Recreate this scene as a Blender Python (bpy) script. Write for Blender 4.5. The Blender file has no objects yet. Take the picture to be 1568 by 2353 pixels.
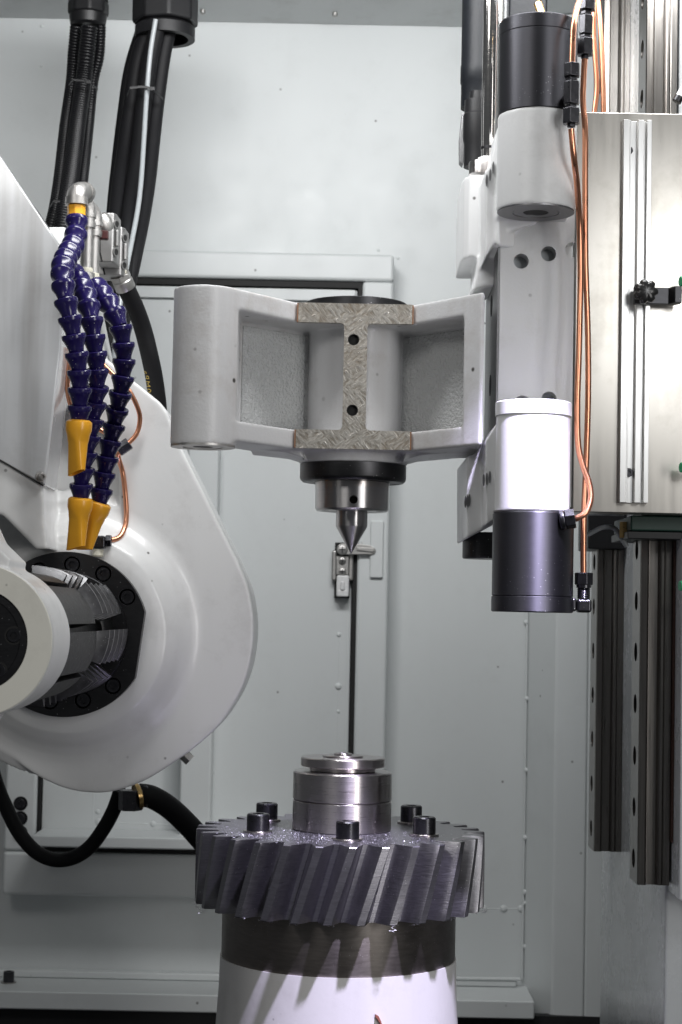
import bpy, bmesh, math, random
from mathutils import Vector, Matrix, Euler
random.seed(7)
R = math.radians
PI = math.pi
scene = bpy.context.scene
C = scene.collection

# ------------------------------------------------------------------ camera
F, CX, CY = 4200.0, 784.0, 1176.5          # focal length and centre in pixels of a 1568x2353 frame
YC = -2.1                                   # the gear axis stands at Y = 0
PITCH, ROLL = math.atan(239 / F), R(1.15)
fwd = Vector((0, math.cos(PITCH), math.sin(PITCH)))
_r0, _u0 = Vector((1, 0, 0)), Vector((0, -math.sin(PITCH), math.cos(PITCH)))
right = _r0 * math.cos(ROLL) + _u0 * math.sin(ROLL)
up = -_r0 * math.sin(ROLL) + _u0 * math.cos(ROLL)
cam_d = bpy.data.cameras.new('camera')
cam = bpy.data.objects.new('camera', cam_d); C.objects.link(cam)
cam.matrix_world = Matrix(((right.x, up.x, -fwd.x, 0), (right.y, up.y, -fwd.y, YC), (right.z, up.z, -fwd.z, 0), (0, 0, 0, 1)))
cam_d.sensor_fit = 'VERTICAL'; cam_d.sensor_height = 36; cam_d.lens = F / 2353 * 36
cam_d.dof.use_dof = True; cam_d.dof.focus_distance = 1.98; cam_d.dof.aperture_fstop = 13.0
cam_d.clip_start = 0.05; cam_d.clip_end = 50
scene.camera = cam

def P(px, py, Y):
    "world point seen at pixel (px,py) on the plane of depth Y"
    d = fwd + right * ((px - CX) / F) + up * ((CY - py) / F)
    t = (Y - YC) / d.y
    return Vector((0, YC, 0)) + d * t

# ------------------------------------------------------------------ light
world = bpy.data.worlds.new('World'); scene.world = world; world.use_nodes = True
bg = world.node_tree.nodes['Background']
bg.inputs[0].default_value = (0.92, 0.96, 1.0, 1); bg.inputs[1].default_value = 0.08
scene.view_settings.view_transform = 'Standard'; scene.view_settings.look = 'None'
scene.view_settings.exposure = 0.0; scene.view_settings.gamma = 1.0

def aim(o, loc, to):
    o.location = loc
    o.rotation_euler = (Vector(to) - Vector(loc)).to_track_quat('-Z', 'Y').to_euler()
def area(name, loc, to, sx, sy, w, col=(1, 1, 1)):
    l = bpy.data.lights.new(name, 'AREA'); l.shape = 'RECTANGLE'; l.size = sx; l.size_y = sy; l.energy = w; l.color = col
    o = bpy.data.objects.new(name, l); C.objects.link(o); aim(o, loc, to); return o
def spot(name, loc, to, w, deg, col=(1, 1, 1), rad=0.02, blend=0.35):
    l = bpy.data.lights.new(name, 'SPOT'); l.energy = w; l.spot_size = R(deg); l.spot_blend = blend; l.color = col; l.shadow_soft_size = rad
    o = bpy.data.objects.new(name, l); C.objects.link(o); aim(o, loc, to); return o
area('ceiling_lamp', (0.10, -0.22, 0.88), (0.10, 0.86, 0.28), 0.9, 0.16, 13.5, (0.99, 0.995, 1.0))
area('front_lamp', (-0.70, -1.5, 1.05), (-0.1, 0.2, 0.25), 0.6, 0.4, 5.0, (1.0, 0.98, 0.95))
area('strip_lamp', (0.53, -1.05, 0.52), (0.33, 0.0, 0.33), 0.14, 0.30, 1.7, (0.98, 0.99, 1.0))
area('fill_light', (1.55, -2.3, 0.10), (0.0, 0.0, 0.0), 0.45, 1.3, 15, (1.0, 0.98, 0.96))  # added unseen fill at the open front, placed for gear tooth reflections
spot('work_lamp', (0.33, -0.60, 0.80), (-0.01, -0.12, -0.25), 190, 25.5, (0.77, 0.71, 1.0), 0.028, 0.22)

# ------------------------------------------------------------------ materials
def nodes(name):
    m = bpy.data.materials.new(name); m.use_nodes = True
    nt = m.node_tree; b = nt.nodes['Principled BSDF']
    return m, nt, b
def N(nt, t, **kw):
    n = nt.nodes.new(t)
    for k, v in kw.items():
        if k in n.inputs: n.inputs[k].default_value = v
        else: setattr(n, k, v)
    return n
def L(nt, a, b): nt.links.new(a, b)
def coords(nt, scale=(1, 1, 1)):
    tc = N(nt, 'ShaderNodeTexCoord'); mp = N(nt, 'ShaderNodeMapping'); mp.inputs['Scale'].default_value = scale
    L(nt, tc.outputs['Object'], mp.inputs['Vector']); return mp.outputs['Vector']
def ramp(nt, src, p0, c0, p1, c1):
    r = N(nt, 'ShaderNodeValToRGB'); e = r.color_ramp.elements
    e[0].position = p0; e[0].color = (*c0, 1) if len(c0) == 3 else c0
    e[1].position = p1; e[1].color = (*c1, 1) if len(c1) == 3 else c1
    L(nt, src, r.inputs[0]); return r.outputs[0]
def mixc(nt, fac, a, b, mode='MIX'):
    m = N(nt, 'ShaderNodeMix', data_type='RGBA', blend_type=mode)
    if isinstance(fac, (int, float)): m.inputs[0].default_value = fac
    else: L(nt, fac, m.inputs[0])
    for i, v in ((6, a), (7, b)):
        if isinstance(v, (tuple, list)): m.inputs[i].default_value = (*v, 1)
        else: L(nt, v, m.inputs[i])
    return m.outputs[2]
def g3(v): return (v, v, v)

def paint(name, col, rough=0.38, dirt=0.25, peel=0.15, peel_scale=260, specks=0.0, speck_scale=60, dirt_reflect_col=(0.20, 0.18, 0.16), coat=0.0, streak=0.0, sr=0.05, dents=0.0):
    m, nt, b = nodes(name)
    v = coords(nt)
    big = N(nt, 'ShaderNodeTexNoise', Scale=3.5, Detail=5.0, Roughness=0.6); L(nt, v, big.inputs['Vector'])
    c = mixc(nt, ramp(nt, big.outputs['Fac'], 0.35, g3(0), 0.75, g3(0.22)), col, tuple(x * 0.86 for x in col))
    smud = N(nt, 'ShaderNodeTexNoise', Scale=11.0, Detail=8.0, Roughness=0.7); L(nt, v, smud.inputs['Vector'])
    c = mixc(nt, ramp(nt, smud.outputs['Fac'], 0.52, g3(0), 0.78, g3(dirt)), c, dirt_reflect_col)
    if streak:
        sv = coords(nt, (26, 26, 1.6)); st = N(nt, 'ShaderNodeTexNoise', Scale=1.0, Detail=4.0); L(nt, sv, st.inputs['Vector'])
        c = mixc(nt, ramp(nt, st.outputs['Fac'], 0.55, g3(0), 0.8, g3(streak)), c, dirt_reflect_col)
    if specks:
        vo = N(nt, 'ShaderNodeTexVoronoi', Scale=speck_scale); L(nt, v, vo.inputs['Vector'])
        n2 = N(nt, 'ShaderNodeTexNoise', Scale=9.0, Detail=2.0); L(nt, v, n2.inputs['Vector'])
        mk = ramp(nt, vo.outputs['Distance'], sr * 0.7, g3(1), sr * 1.4, g3(0))
        mk2 = ramp(nt, n2.outputs['Fac'], 0.47, g3(0), 0.55, g3(specks))
        mm = N(nt, 'ShaderNodeMath', operation='MULTIPLY'); L(nt, mk, mm.inputs[0]); L(nt, mk2, mm.inputs[1])
        c = mixc(nt, mm.outputs[0], c, (0.05, 0.045, 0.04))
    L(nt, c, b.inputs['Base Color'])
    rr = ramp(nt, smud.outputs['Fac'], 0.3, g3(max(0, rough - 0.06)), 0.8, g3(rough + 0.14)); L(nt, rr, b.inputs['Roughness'])
    if coat: b.inputs['Coat Weight'].default_value = coat; b.inputs['Coat Roughness'].default_value = 0.08
    if peel:
        pn = N(nt, 'ShaderNodeTexNoise', Scale=float(peel_scale), Detail=3.0, Roughness=0.55); L(nt, v, pn.inputs['Vector'])
        bp = N(nt, 'ShaderNodeBump', Strength=peel, Distance=0.002 if peel < 0.9 else 0.005); L(nt, pn.outputs['Fac'], bp.inputs['Height']); L(nt, bp.outputs[0], b.inputs['Normal'])
        if dents:
            dn = N(nt, 'ShaderNodeTexNoise', Scale=5.0, Detail=2.0); L(nt, v, dn.inputs['Vector'])
            b2 = N(nt, 'ShaderNodeBump', Strength=dents, Distance=0.02); L(nt, dn.outputs['Fac'], b2.inputs['Height']); L(nt, b2.outputs[0], bp.inputs['Normal'])
    return m

def metal(name, col, rough=0.25, var=0.12, stretch=(1, 1, 1), scale=120, bump=0.0, stain=0.0, staincol=(0.10, 0.07, 0.05), stain_scale=9, aniso=0.0, chips=0.0, chip_scale=420, turned=0.0, met=1.0):
    m, nt, b = nodes(name)
    v = coords(nt); vs = coords(nt, stretch)
    b.inputs['Metallic'].default_value = met
    n = N(nt, 'ShaderNodeTexNoise', Scale=float(scale), Detail=4.0, Roughness=0.6); L(nt, vs, n.inputs['Vector'])
    c = mixc(nt, n.outputs['Fac'], tuple(x * (1 - var) for x in col), tuple(min(1, x * (1 + var)) for x in col))
    s = N(nt, 'ShaderNodeTexNoise', Scale=float(stain_scale), Detail=7.0, Roughness=0.65); L(nt, v, s.inputs['Vector'])
    if stain: c = mixc(nt, ramp(nt, s.outputs['Fac'], 0.52, g3(0), 0.78, g3(stain)), c, staincol)
    rr = N(nt, 'ShaderNodeMath', operation='MULTIPLY_ADD'); L(nt, n.outputs['Fac'], rr.inputs[0]); rr.inputs[1].default_value = 0.18; rr.inputs[2].default_value = rough - 0.09
    rough_out = rr.outputs[0]
    if chips:
        vo = N(nt, 'ShaderNodeTexVoronoi', Scale=float(chip_scale)); L(nt, v, vo.inputs['Vector'])
        n2 = N(nt, 'ShaderNodeTexNoise', Scale=14.0, Detail=2.0); L(nt, v, n2.inputs['Vector'])
        mk = ramp(nt, vo.outputs['Distance'], 0.10, g3(1), 0.16, g3(0)); mk2 = ramp(nt, n2.outputs['Fac'], 0.45, g3(0), 0.62, g3(chips))
        sep = N(nt, 'ShaderNodeSeparateColor'); L(nt, vo.outputs['Color'], sep.inputs[0])
        mk3 = ramp(nt, sep.outputs[0], 0.72, g3(0), 0.75, g3(1))
        a = N(nt, 'ShaderNodeMath', operation='MULTIPLY'); L(nt, mk, a.inputs[0]); L(nt, mk2, a.inputs[1])
        a2 = N(nt, 'ShaderNodeMath', operation='MULTIPLY'); L(nt, a.outputs[0], a2.inputs[0]); L(nt, mk3, a2.inputs[1])
        c = mixc(nt, a2.outputs[0], c, (0.85, 0.85, 0.86))
    L(nt, c, b.inputs['Base Color']); L(nt, rough_out, b.inputs['Roughness'])
    if aniso: b.inputs['Anisotropic'].default_value = aniso
    if turned:
        tg = N(nt, 'ShaderNodeTangent', direction_type='RADIAL', axis='Z'); L(nt, tg.outputs[0], b.inputs['Tangent'])
        b.inputs['Anisotropic'].default_value = turned; b.inputs['Anisotropic Rotation'].default_value = 0.25
    if bump:
        bp = N(nt, 'ShaderNodeBump', Strength=bump, Distance=0.001); L(nt, n.outputs['Fac'], bp.inputs['Height']); L(nt, bp.outputs[0], b.inputs['Normal'])
    return m

def plastic(name, col, rough=0.35, var=0.15, bump=0.1, scale=180, spec=0.5, specks=0.0, sss=0.0):
    m, nt, b = nodes(name)
    v = coords(nt)
    n = N(nt, 'ShaderNodeTexNoise', Scale=float(scale), Detail=4.0); L(nt, v, n.inputs['Vector'])
    c = mixc(nt, n.outputs['Fac'], tuple(x * (1 - var) for x in col), tuple(min(1, x * (1 + var)) for x in col))
    if specks:
        tc = N(nt, 'ShaderNodeNewGeometry')
        vo = N(nt, 'ShaderNodeTexVoronoi', Scale=330.0); L(nt, tc.outputs['Position'], vo.inputs['Vector'])
        sep = N(nt, 'ShaderNodeSeparateColor'); L(nt, vo.outputs['Color'], sep.inputs[0])
        mk = ramp(nt, vo.outputs['Distance'], 0.09, g3(1), 0.14, g3(0)); mk3 = ramp(nt, sep.outputs[0], 0.80, g3(0), 0.82, g3(specks))
        a = N(nt, 'ShaderNodeMath', operation='MULTIPLY'); L(nt, mk, a.inputs[0]); L(nt, mk3, a.inputs[1])
        c = mixc(nt, a.outputs[0], c, (0.7, 0.7, 0.75))
    L(nt, c, b.inputs['Base Color']); b.inputs['Roughness'].default_value = rough
    b.inputs['Specular IOR Level'].default_value = spec
    if sss: b.inputs['Subsurface Weight'].default_value = sss; b.inputs['Subsurface Radius'].default_value = (0.006, 0.003, 0.001); b.inputs['Subsurface Scale'].default_value = 1.0
    if bump:
        bp = N(nt, 'ShaderNodeBump', Strength=bump, Distance=0.0006); L(nt, n.outputs['Fac'], bp.inputs['Height']); L(nt, bp.outputs[0], b.inputs['Normal'])
    return m

def scraped(name):
    "hand-scraped iron: short tool strokes that change direction from patch to patch"
    m, nt, b = nodes(name)
    b.inputs['Metallic'].default_value = 0.8
    tc = N(nt, 'ShaderNodeTexCoord'); fields = []
    for ang in (R(38), R(-50)):
        rot = N(nt, 'ShaderNodeMapping'); rot.inputs['Rotation'].default_value = (0, ang, 0); L(nt, tc.outputs['Object'], rot.inputs['Vector'])
        mp = N(nt, 'ShaderNodeMapping'); mp.inputs['Scale'].default_value = (110, 110, 420); L(nt, rot.outputs[0], mp.inputs['Vector'])
        n = N(nt, 'ShaderNodeTexNoise', Scale=1.0, Detail=3.0, Roughness=0.55); L(nt, mp.outputs[0], n.inputs['Vector']); fields.append(n.outputs['Fac'])
    v = coords(nt)
    pick = N(nt, 'ShaderNodeTexNoise', Scale=95.0, Detail=1.0); L(nt, v, pick.inputs['Vector'])
    f = mixc(nt, ramp(nt, pick.outputs['Fac'], 0.47, g3(0), 0.53, g3(1)), fields[0], fields[1])
    c = mixc(nt, ramp(nt, f, 0.36, g3(0), 0.64, g3(1)), (0.26, 0.235, 0.20), (0.66, 0.63, 0.58))
    big = N(nt, 'ShaderNodeTexNoise', Scale=22.0, Detail=4.0); L(nt, v, big.inputs['Vector'])
    c = mixc(nt, ramp(nt, big.outputs['Fac'], 0.48, g3(0), 0.75, g3(0.6)), c, (0.25, 0.185, 0.12))
    L(nt, c, b.inputs['Base Color'])
    L(nt, ramp(nt, f, 0.3, g3(0.48), 0.7, g3(0.26)), b.inputs['Roughness'])
    bp = N(nt, 'ShaderNodeBump', Strength=0.55, Distance=0.0012); L(nt, f, bp.inputs['Height']); L(nt, bp.outputs[0], b.inputs['Normal'])
    return m

WALL = paint('cabinet_paint', (0.645, 0.67, 0.67), 0.42, 0.08, 0.04, 420, 0.7, 26, dents=0.05, streak=0.02)
CEIL = paint('ceiling_paint', (0.55, 0.57, 0.57), 0.4, 0.3, 0.05, 420, dents=0.1)
HEADP = paint('head_paint', (0.69, 0.695, 0.69), 0.34, 0.30, 0.05, 130, 0.9, 34, coat=0.2, dents=0.1, sr=0.06, streak=0.06)
GUARDP = paint('guard_paint', (0.52, 0.53, 0.54), 0.2, 0.30, 0.03, 90, coat=0.8, streak=0.7, dents=0.1)  # strong dark streaks paint the hoses' reflections into the guard colour
IVORY = paint('ivory_machined_paint', (0.74, 0.73, 0.66), 0.45, 0.3, 0.06, 200, 0.5, 50)
CASTP = paint('cast_paint', (0.59, 0.59, 0.595), 0.36, 0.5, 0.13, 300, 1.0, 42, dirt_reflect_col=(0.30, 0.25, 0.21), sr=0.10, streak=0.22)
ROUGHP = paint('rough_cast_paint', (0.57, 0.58, 0.58), 0.24, 0.2, 1.0, 300)
BRACKP = paint('bracket_paint', (0.66, 0.665, 0.665), 0.34, 0.32, 0.06, 340, 0.9, 34, sr=0.06, streak=0.08)
SHADEDP = paint('shaded_bracket_paint', (0.53, 0.535, 0.535), 0.36, 0.35, 0.05, 340, 0.9, 34, sr=0.06)  # bracket paint darkened, the shade under the upper boss put into its colour
COLP = paint('column_paint', (0.62, 0.645, 0.66), 0.25, 0.15, 0.04, 200, 0.5, 25, coat=0.3)
TABLEP = paint('table_paint', (0.74, 0.73, 0.72), 0.35, 0.2, 0.05, 160, 0.9, 34, streak=0.10, sr=0.06)
STEEL = metal('turned_steel', (0.46, 0.44, 0.43), 0.30, 0.14, (1, 1, 40), 30, 0.04, 0.45, (0.20, 0.12, 0.08), 14, chips=0.8, turned=0.85)
QUILL = metal('ground_steel', (0.44, 0.43, 0.43), 0.32, 0.1, (1, 1, 12), 40, 0.02, turned=0.9)
GEARM = metal('gear_steel', (0.265, 0.26, 0.28), 0.35, 0.24, (1, 1, 8), 90, 0.25, 0.35, (0.07, 0.06, 0.055), 10, chips=1.0, chip_scale=330, met=0.97)
RINGM = metal('dark_ring_steel', (0.23, 0.21, 0.195), 0.48, 0.3, (1, 1, 6), 60, 0.15, 0.55, (0.07, 0.05, 0.04), 12, chips=0.5, turned=0.7)
BLACKM = metal('black_oxide', (0.055, 0.055, 0.058), 0.38, 0.2, (1, 1, 10), 80, 0.05, chips=0.7, chip_scale=300)
BLACKS = metal('black_satin_cylinder', (0.085, 0.085, 0.095), 0.50, 0.15, (1, 1, 14), 70, 0.04, chips=0.6, turned=0.8)
BOLTM = metal('black_bolt', (0.075, 0.075, 0.082), 0.30, 0.2, (1, 1, 1), 200, 0.1, chips=0.8)
NICKEL = metal('nickel_plate', (0.46, 0.44, 0.405), 0.30, 0.06, (12, 12, 0.8), 6, 0.0, 0.9, (0.22, 0.20, 0.165), 6)
ALU = metal('aluminium_extrusion', (0.72, 0.72, 0.71), 0.34, 0.06, (20, 20, 1), 20, 0.04)
CHROME = metal('chromed_rod', (0.70, 0.68, 0.66), 0.12, 0.06, (1, 1, 20), 20, 0.0, 0.15, (0.35, 0.30, 0.25))
RAILM = metal('rail_steel', (0.21, 0.198, 0.185), 0.30, 0.3, (40, 40, 1), 10, 0.03, 0.5, (0.07, 0.06, 0.055), 6)
RAILD = metal('rail_flank_steel', (0.30, 0.285, 0.27), 0.3, 0.2, (40, 40, 1), 10, 0.03, 0.3, (0.10, 0.09, 0.08), 6)
SIDEM = metal('milled_side_steel', (0.22, 0.22, 0.225), 0.42, 0.2, (1, 1, 1), 240, 0.2)
HOBM = metal('hob_steel', (0.19, 0.19, 0.195), 0.38, 0.3, (1, 1, 1), 160, 0.15, 0.4, (0.05, 0.05, 0.05), chips=1.0)
HOBD = metal('hob_body_steel', (0.012, 0.012, 0.013), 0.45, 0.2, (1, 1, 1), 160, 0.1, chips=0.9)
ZINC = metal('zinc_fitting', (0.48, 0.47, 0.455), 0.45, 0.15, (1, 1, 1), 160, 0.2, 0.45, (0.24, 0.215, 0.18), 30)
ALUB = metal('cast_aluminium_block', (0.40, 0.395, 0.39), 0.50, 0.12, (1, 1, 1), 200, 0.12, 0.3, (0.22, 0.21, 0.19), 25)
COPPER = metal('copper_pipe', (0.72, 0.33, 0.20), 0.30, 0.2, (1, 1, 1), 40, 0.05, 0.3, (0.38, 0.16, 0.09), 20)
BRASS = metal('brass', (0.62, 0.42, 0.18), 0.3)
SCRAPE = scraped('scraped_iron')
BLUE = plastic('blue_plastic', (0.013, 0.008, 0.075), 0.22, 0.15, 0.05, 200, 0.5, specks=0.9)
ORANGE = plastic('orange_plastic', (1.0, 0.45, 0.03), 0.28, 0.10, 0.06, 60, 0.5)
RUBBER = plastic('black_rubber', (0.006, 0.006, 0.007), 0.6, 0.3, 0.15, 260, 0.22)
CORR = plastic('black_conduit', (0.005, 0.005, 0.006), 0.36, 0.2, 0.0, 200, 0.35)
NYLON = plastic('black_nylon', (0.008, 0.008, 0.009), 0.42, 0.2, 0.12, 120, 0.35)
GASKET = plastic('gasket_black', (0.006, 0.006, 0.006), 0.7, 0.2, 0.0)
GREY = plastic('grey_tube', (0.30, 0.32, 0.33), 0.35, 0.1, 0.1, 300)
GREEN = plastic('green_plastic', (0.02, 0.33, 0.14), 0.4)
DGREEN = plastic('dark_green_paint', (0.006, 0.032, 0.022), 0.5)
DRED = plastic('dark_red_plastic', (0.045, 0.006, 0.006), 0.45)
YELLOW = plastic('yellow_print', (0.42, 0.30, 0.06), 0.6)
WHITEP = plastic('white_plastic', (0.70, 0.70, 0.70), 0.35)
LGREY = plastic('light_grey_plastic', (0.52, 0.53, 0.54), 0.4)
DARK = plastic('dark_pit', (0.010, 0.010, 0.011), 0.6)
RUST = plastic('rust_brown_paint', (0.055, 0.024, 0.017), 0.55, 0.4, 0.2)
SWARF = metal('bright_swarf', (0.85, 0.85, 0.88), 0.35, 0.1, met=0.55)
CHIPM = plastic('red_primer', (0.33, 0.11, 0.08), 0.5, 0.3)
TAPE = plastic('thread_tape', (0.62, 0.60, 0.50), 0.5, 0.2, 0.4, 300)
CASTBLK = plastic('black_wrinkle_paint', (0.007, 0.008, 0.010), 0.45, 0.3, 0.5, 150, 0.2)

# ------------------------------------------------------------------ mesh helpers
def frame(axis):
    a = Vector(axis).normalized()
    h = Vector((0, 0, 1)) if abs(a.z) < 0.9 else Vector((0, 1, 0))
    u = h.cross(a).normalized(); return u, a.cross(u), a
class MB:
    def __init__(s): s.v = []; s.f = []
    def add(s, vs, fs):
        o = len(s.v); s.v += [Vector(x) for x in vs]; s.f += [tuple(i + o for i in f) for f in fs]; return s
    def box(s, a, b):
        x0, x1 = sorted((a[0], b[0])); y0, y1 = sorted((a[1], b[1])); z0, z1 = sorted((a[2], b[2]))
        return s.add([(x0, y0, z0), (x1, y0, z0), (x1, y1, z0), (x0, y1, z0), (x0, y0, z1), (x1, y0, z1), (x1, y1, z1), (x0, y1, z1)],
                     [(3, 2, 1, 0), (4, 5, 6, 7), (0, 1, 5, 4), (1, 2, 6, 5), (2, 3, 7, 6), (3, 0, 4, 7)])
    def prism(s, poly, a, b, axis='z'):
        "poly of 2-D points extruded from a to b; axis z: poly is (x,y); axis y: poly is (x,z); axis x: poly is (y,z)"
        def mk(p, t): return {'z': (p[0], p[1], t), 'y': (p[0], t, p[1]), 'x': (t, p[0], p[1])}[axis]
        ar = sum(poly[i][0] * poly[(i + 1) % len(poly)][1] - poly[(i + 1) % len(poly)][0] * poly[i][1] for i in range(len(poly)))
        if ar < 0: poly = poly[::-1]
        n = len(poly); lo, hi = min(a, b), max(a, b)
        vs = [mk(p, lo) for p in poly] + [mk(p, hi) for p in poly]
        fs = [tuple(range(n))[::-1], tuple(range(n, 2 * n))] + [(i, (i + 1) % n, n + (i + 1) % n, n + i) for i in range(n)]
        if axis == 'y': fs = [f[::-1] for f in fs]
        return s.add(vs, fs)
    def lathe(s, prof, o, axis=(0, 0, 1), n=64, a0=0.0, rot=0.0):
        "prof: (radius, distance along axis); closed by caps where the radius is not 0"
        u, w, a = frame(axis); o = Vector(o); vs = []; fs = []
        for r, t in prof:
            for k in range(n):
                q = 2 * PI * k / n + rot
                vs.append(o + a * t + (u * math.cos(q) + w * math.sin(q)) * r)
        m = len(prof)
        for i in range(m - 1):
            for k in range(n):
                k2 = (k + 1) % n
                fs.append((i * n + k, i * n + k2, (i + 1) * n + k2, (i + 1) * n + k))
        fs.append(tuple(range(n))[::-1]); fs.append(tuple(range((m - 1) * n, m * n)))
        return s.add(vs, fs)
    def cyl(s, p0, p1, r0, r1=None, n=32, rot=0.0):
        p0, p1 = Vector(p0), Vector(p1); r1 = r0 if r1 is None else r1
        return s.lathe([(r0, 0), (r1, (p1 - p0).length)], p0, p1 - p0, n, rot=rot)
    def ring(s, o, axis, ri, ro, t, n=64, ch=0.0):
        "annulus of thickness t along axis"
        u, w, a = frame(axis); o = Vector(o); vs = []; fs = []
        prof = [(ri, 0), (ro, 0), (ro, t - ch), (ro - ch, t), (ri, t)] if ch else [(ri, 0), (ro, 0), (ro, t), (ri, t)]
        for r, d in prof:
            for k in range(n):
                q = 2 * PI * k / n; vs.append(o + a * d + (u * math.cos(q) + w * math.sin(q)) * r)
        m = len(prof)
        for i in range(m):
            j = (i + 1) % m
            for k in range(n):
                k2 = (k + 1) % n; fs.append((i * n + k, i * n + k2, j * n + k2, j * n + k))
        return s.add(vs, fs)
    def tube(s, pts, r, n=16):
        "swept tube; r number or function of index fraction and arc length"
        pts = [Vector(p) for p in pts]; m = len(pts); vs = []; fs = []
        t0 = (pts[1] - pts[0]).normalized(); u, w, _ = frame(t0); acc = 0
        for i, p in enumerate(pts):
            t = (pts[min(i + 1, m - 1)] - pts[max(i - 1, 0)]).normalized()
            u = (u - t * u.dot(t)).normalized(); w = t.cross(u)
            if i: acc += (p - pts[i - 1]).length
            rr = r(acc) if callable(r) else r
            for k in range(n):
                q = 2 * PI * k / n; vs.append(p + (u * math.cos(q) + w * math.sin(q)) * rr)
        for i in range(m - 1):
            for k in range(n):
                k2 = (k + 1) % n; fs.append((i * n + k, i * n + k2, (i + 1) * n + k2, (i + 1) * n + k))
        fs.append(tuple(range(n))[::-1]); fs.append(tuple(range((m - 1) * n, m * n)))
        return s.add(vs, fs)
    def hexnut(s, p0, p1, r, rot=0.0): return s.cyl(p0, p1, r, n=6, rot=rot)

def spline(pts, per=12):
    pts = [Vector(p) for p in pts]; out = []
    q = [pts[0] * 2 - pts[1]] + pts + [pts[-1] * 2 - pts[-2]]
    for i in range(1, len(q) - 2):
        p0, p1, p2, p3 = q[i - 1:i + 3]
        for k in range(per):
            t = k / per
            out.append(0.5 * ((2 * p1) + (p2 - p0) * t + (2 * p0 - 5 * p1 + 4 * p2 - p3) * t * t + (3 * p1 - p0 - 3 * p2 + p3) * t ** 3))
    out.append(pts[-1]); return out
def even(pts, step):
    "resample a polyline at equal arc length"
    out = [pts[0]]; need = step
    for a, b in zip(pts, pts[1:]):
        L_ = (b - a).length; pos = 0
        while L_ - pos >= need:
            pos += need; out.append(a.lerp(b, pos / L_)); need = step
        need -= L_ - pos
    return out
def pxpath(l): return [P(*p) for p in l]

ORIG = {}
def to_mesh(name, mb, ang=32):
    me = bpy.data.meshes.new(name); me.from_pydata([tuple(v) for v in mb.v], [], mb.f); me.validate()
    bm = bmesh.new(); bm.from_mesh(me); bmesh.ops.recalc_face_normals(bm, faces=bm.faces); bm.to_mesh(me); bm.free()
    me.shade_smooth(); me.set_sharp_from_angle(angle=R(ang)); return me
def place(o, parent):
    C.objects.link(o)
    if parent is not None: o.parent = parent
    return o
def world_loc(o):
    v = Vector(o.location)
    while o.parent: o = o.parent; v = v + Vector(o.location)
    return v
def obj(name, mb, mat, parent=None, bevel=0.0, seg=2, ang=32, label=None):
    "one mesh object with its origin at the base of its own shape"
    if isinstance(mb, MB): me = to_mesh(name, mb, ang)
    else: me = mb
    xs = [v.co for v in me.vertices]
    lo = Vector([min(c[i] for c in xs) for i in range(3)]); hi = Vector([max(c[i] for c in xs) for i in range(3)])
    base = Vector(((lo.x + hi.x) / 2, (lo.y + hi.y) / 2, lo.z))
    me.transform(Matrix.Translation(-base)); me.materials.clear(); me.materials.append(mat)
    o = bpy.data.objects.new(name, me)
    o.location = base - (world_loc(parent) if parent else Vector())
    place(o, parent)
    if bevel:
        b = o.modifiers.new('bevel', 'BEVEL'); b.width = bevel; b.segments = seg; b.limit_method = 'ANGLE'; b.angle_limit = R(35); b.harden_normals = True
    if label: o['label'] = label
    return o
def inst(name, me, mat, parent, matrix):
    "another object on shared mesh data; matrix is in world space, parents are unrotated"
    if not me.materials: me.materials.append(mat)
    o = bpy.data.objects.new(name, me)
    m = matrix.copy()
    if parent: m.translation = m.translation - world_loc(parent)
    o.matrix_basis = m
    return place(o, parent)
def thing(name, label, cat, loc, group=None):
    o = bpy.data.objects.new(name, None); o.location = loc; o.empty_display_size = 0.02; C.objects.link(o)
    o['label'] = label; o['category'] = cat
    if group: o['group'] = group
    return o
def tag(o, label, cat, group=None):
    o['label'] = label; o['category'] = cat
    if group: o['group'] = group
    return o
def struct(o): o['kind'] = 'structure'; return o
def baked(mbs, cut=None, voxel=0.0, smooth=0, ang=40):
    "join solids, cut others out, fuse by voxel remesh and soften like a casting; returns a mesh"
    tmp = []
    def ob(mb):
        o = bpy.data.objects.new('tmp', to_mesh('tmp', mb)); C.objects.link(o); tmp.append(o); return o
    base = ob(mbs)
    if voxel and not cut:
        pass
    if cut:
        for c in cut:
            m = base.modifiers.new('cut', 'BOOLEAN'); m.object = ob(c); m.operation = 'DIFFERENCE'; m.solver = 'EXACT'; m.use_self = True
    if voxel:
        m = base.modifiers.new('fuse', 'REMESH'); m.mode = 'VOXEL'; m.voxel_size = voxel; m.use_smooth_shade = True
        if smooth: m = base.modifiers.new('soft', 'SMOOTH'); m.factor = 0.5; m.iterations = smooth
    dg = bpy.context.evaluated_depsgraph_get(); dg.update()
    me = bpy.data.meshes.new_from_object(base.evaluated_get(dg))
    for o in tmp:
        d = o.data; bpy.data.objects.remove(o); bpy.data.meshes.remove(d)
    me.shade_smooth()
    if not voxel: me.set_sharp_from_angle(angle=R(ang))
    return me
def orient(loc, axis, spin=0.0):
    u, w, a = frame(axis)
    m = Matrix((u, w, a)).transposed().to_4x4() @ Matrix.Rotation(spin, 4, 'Z'); m.translation = Vector(loc); return m
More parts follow.
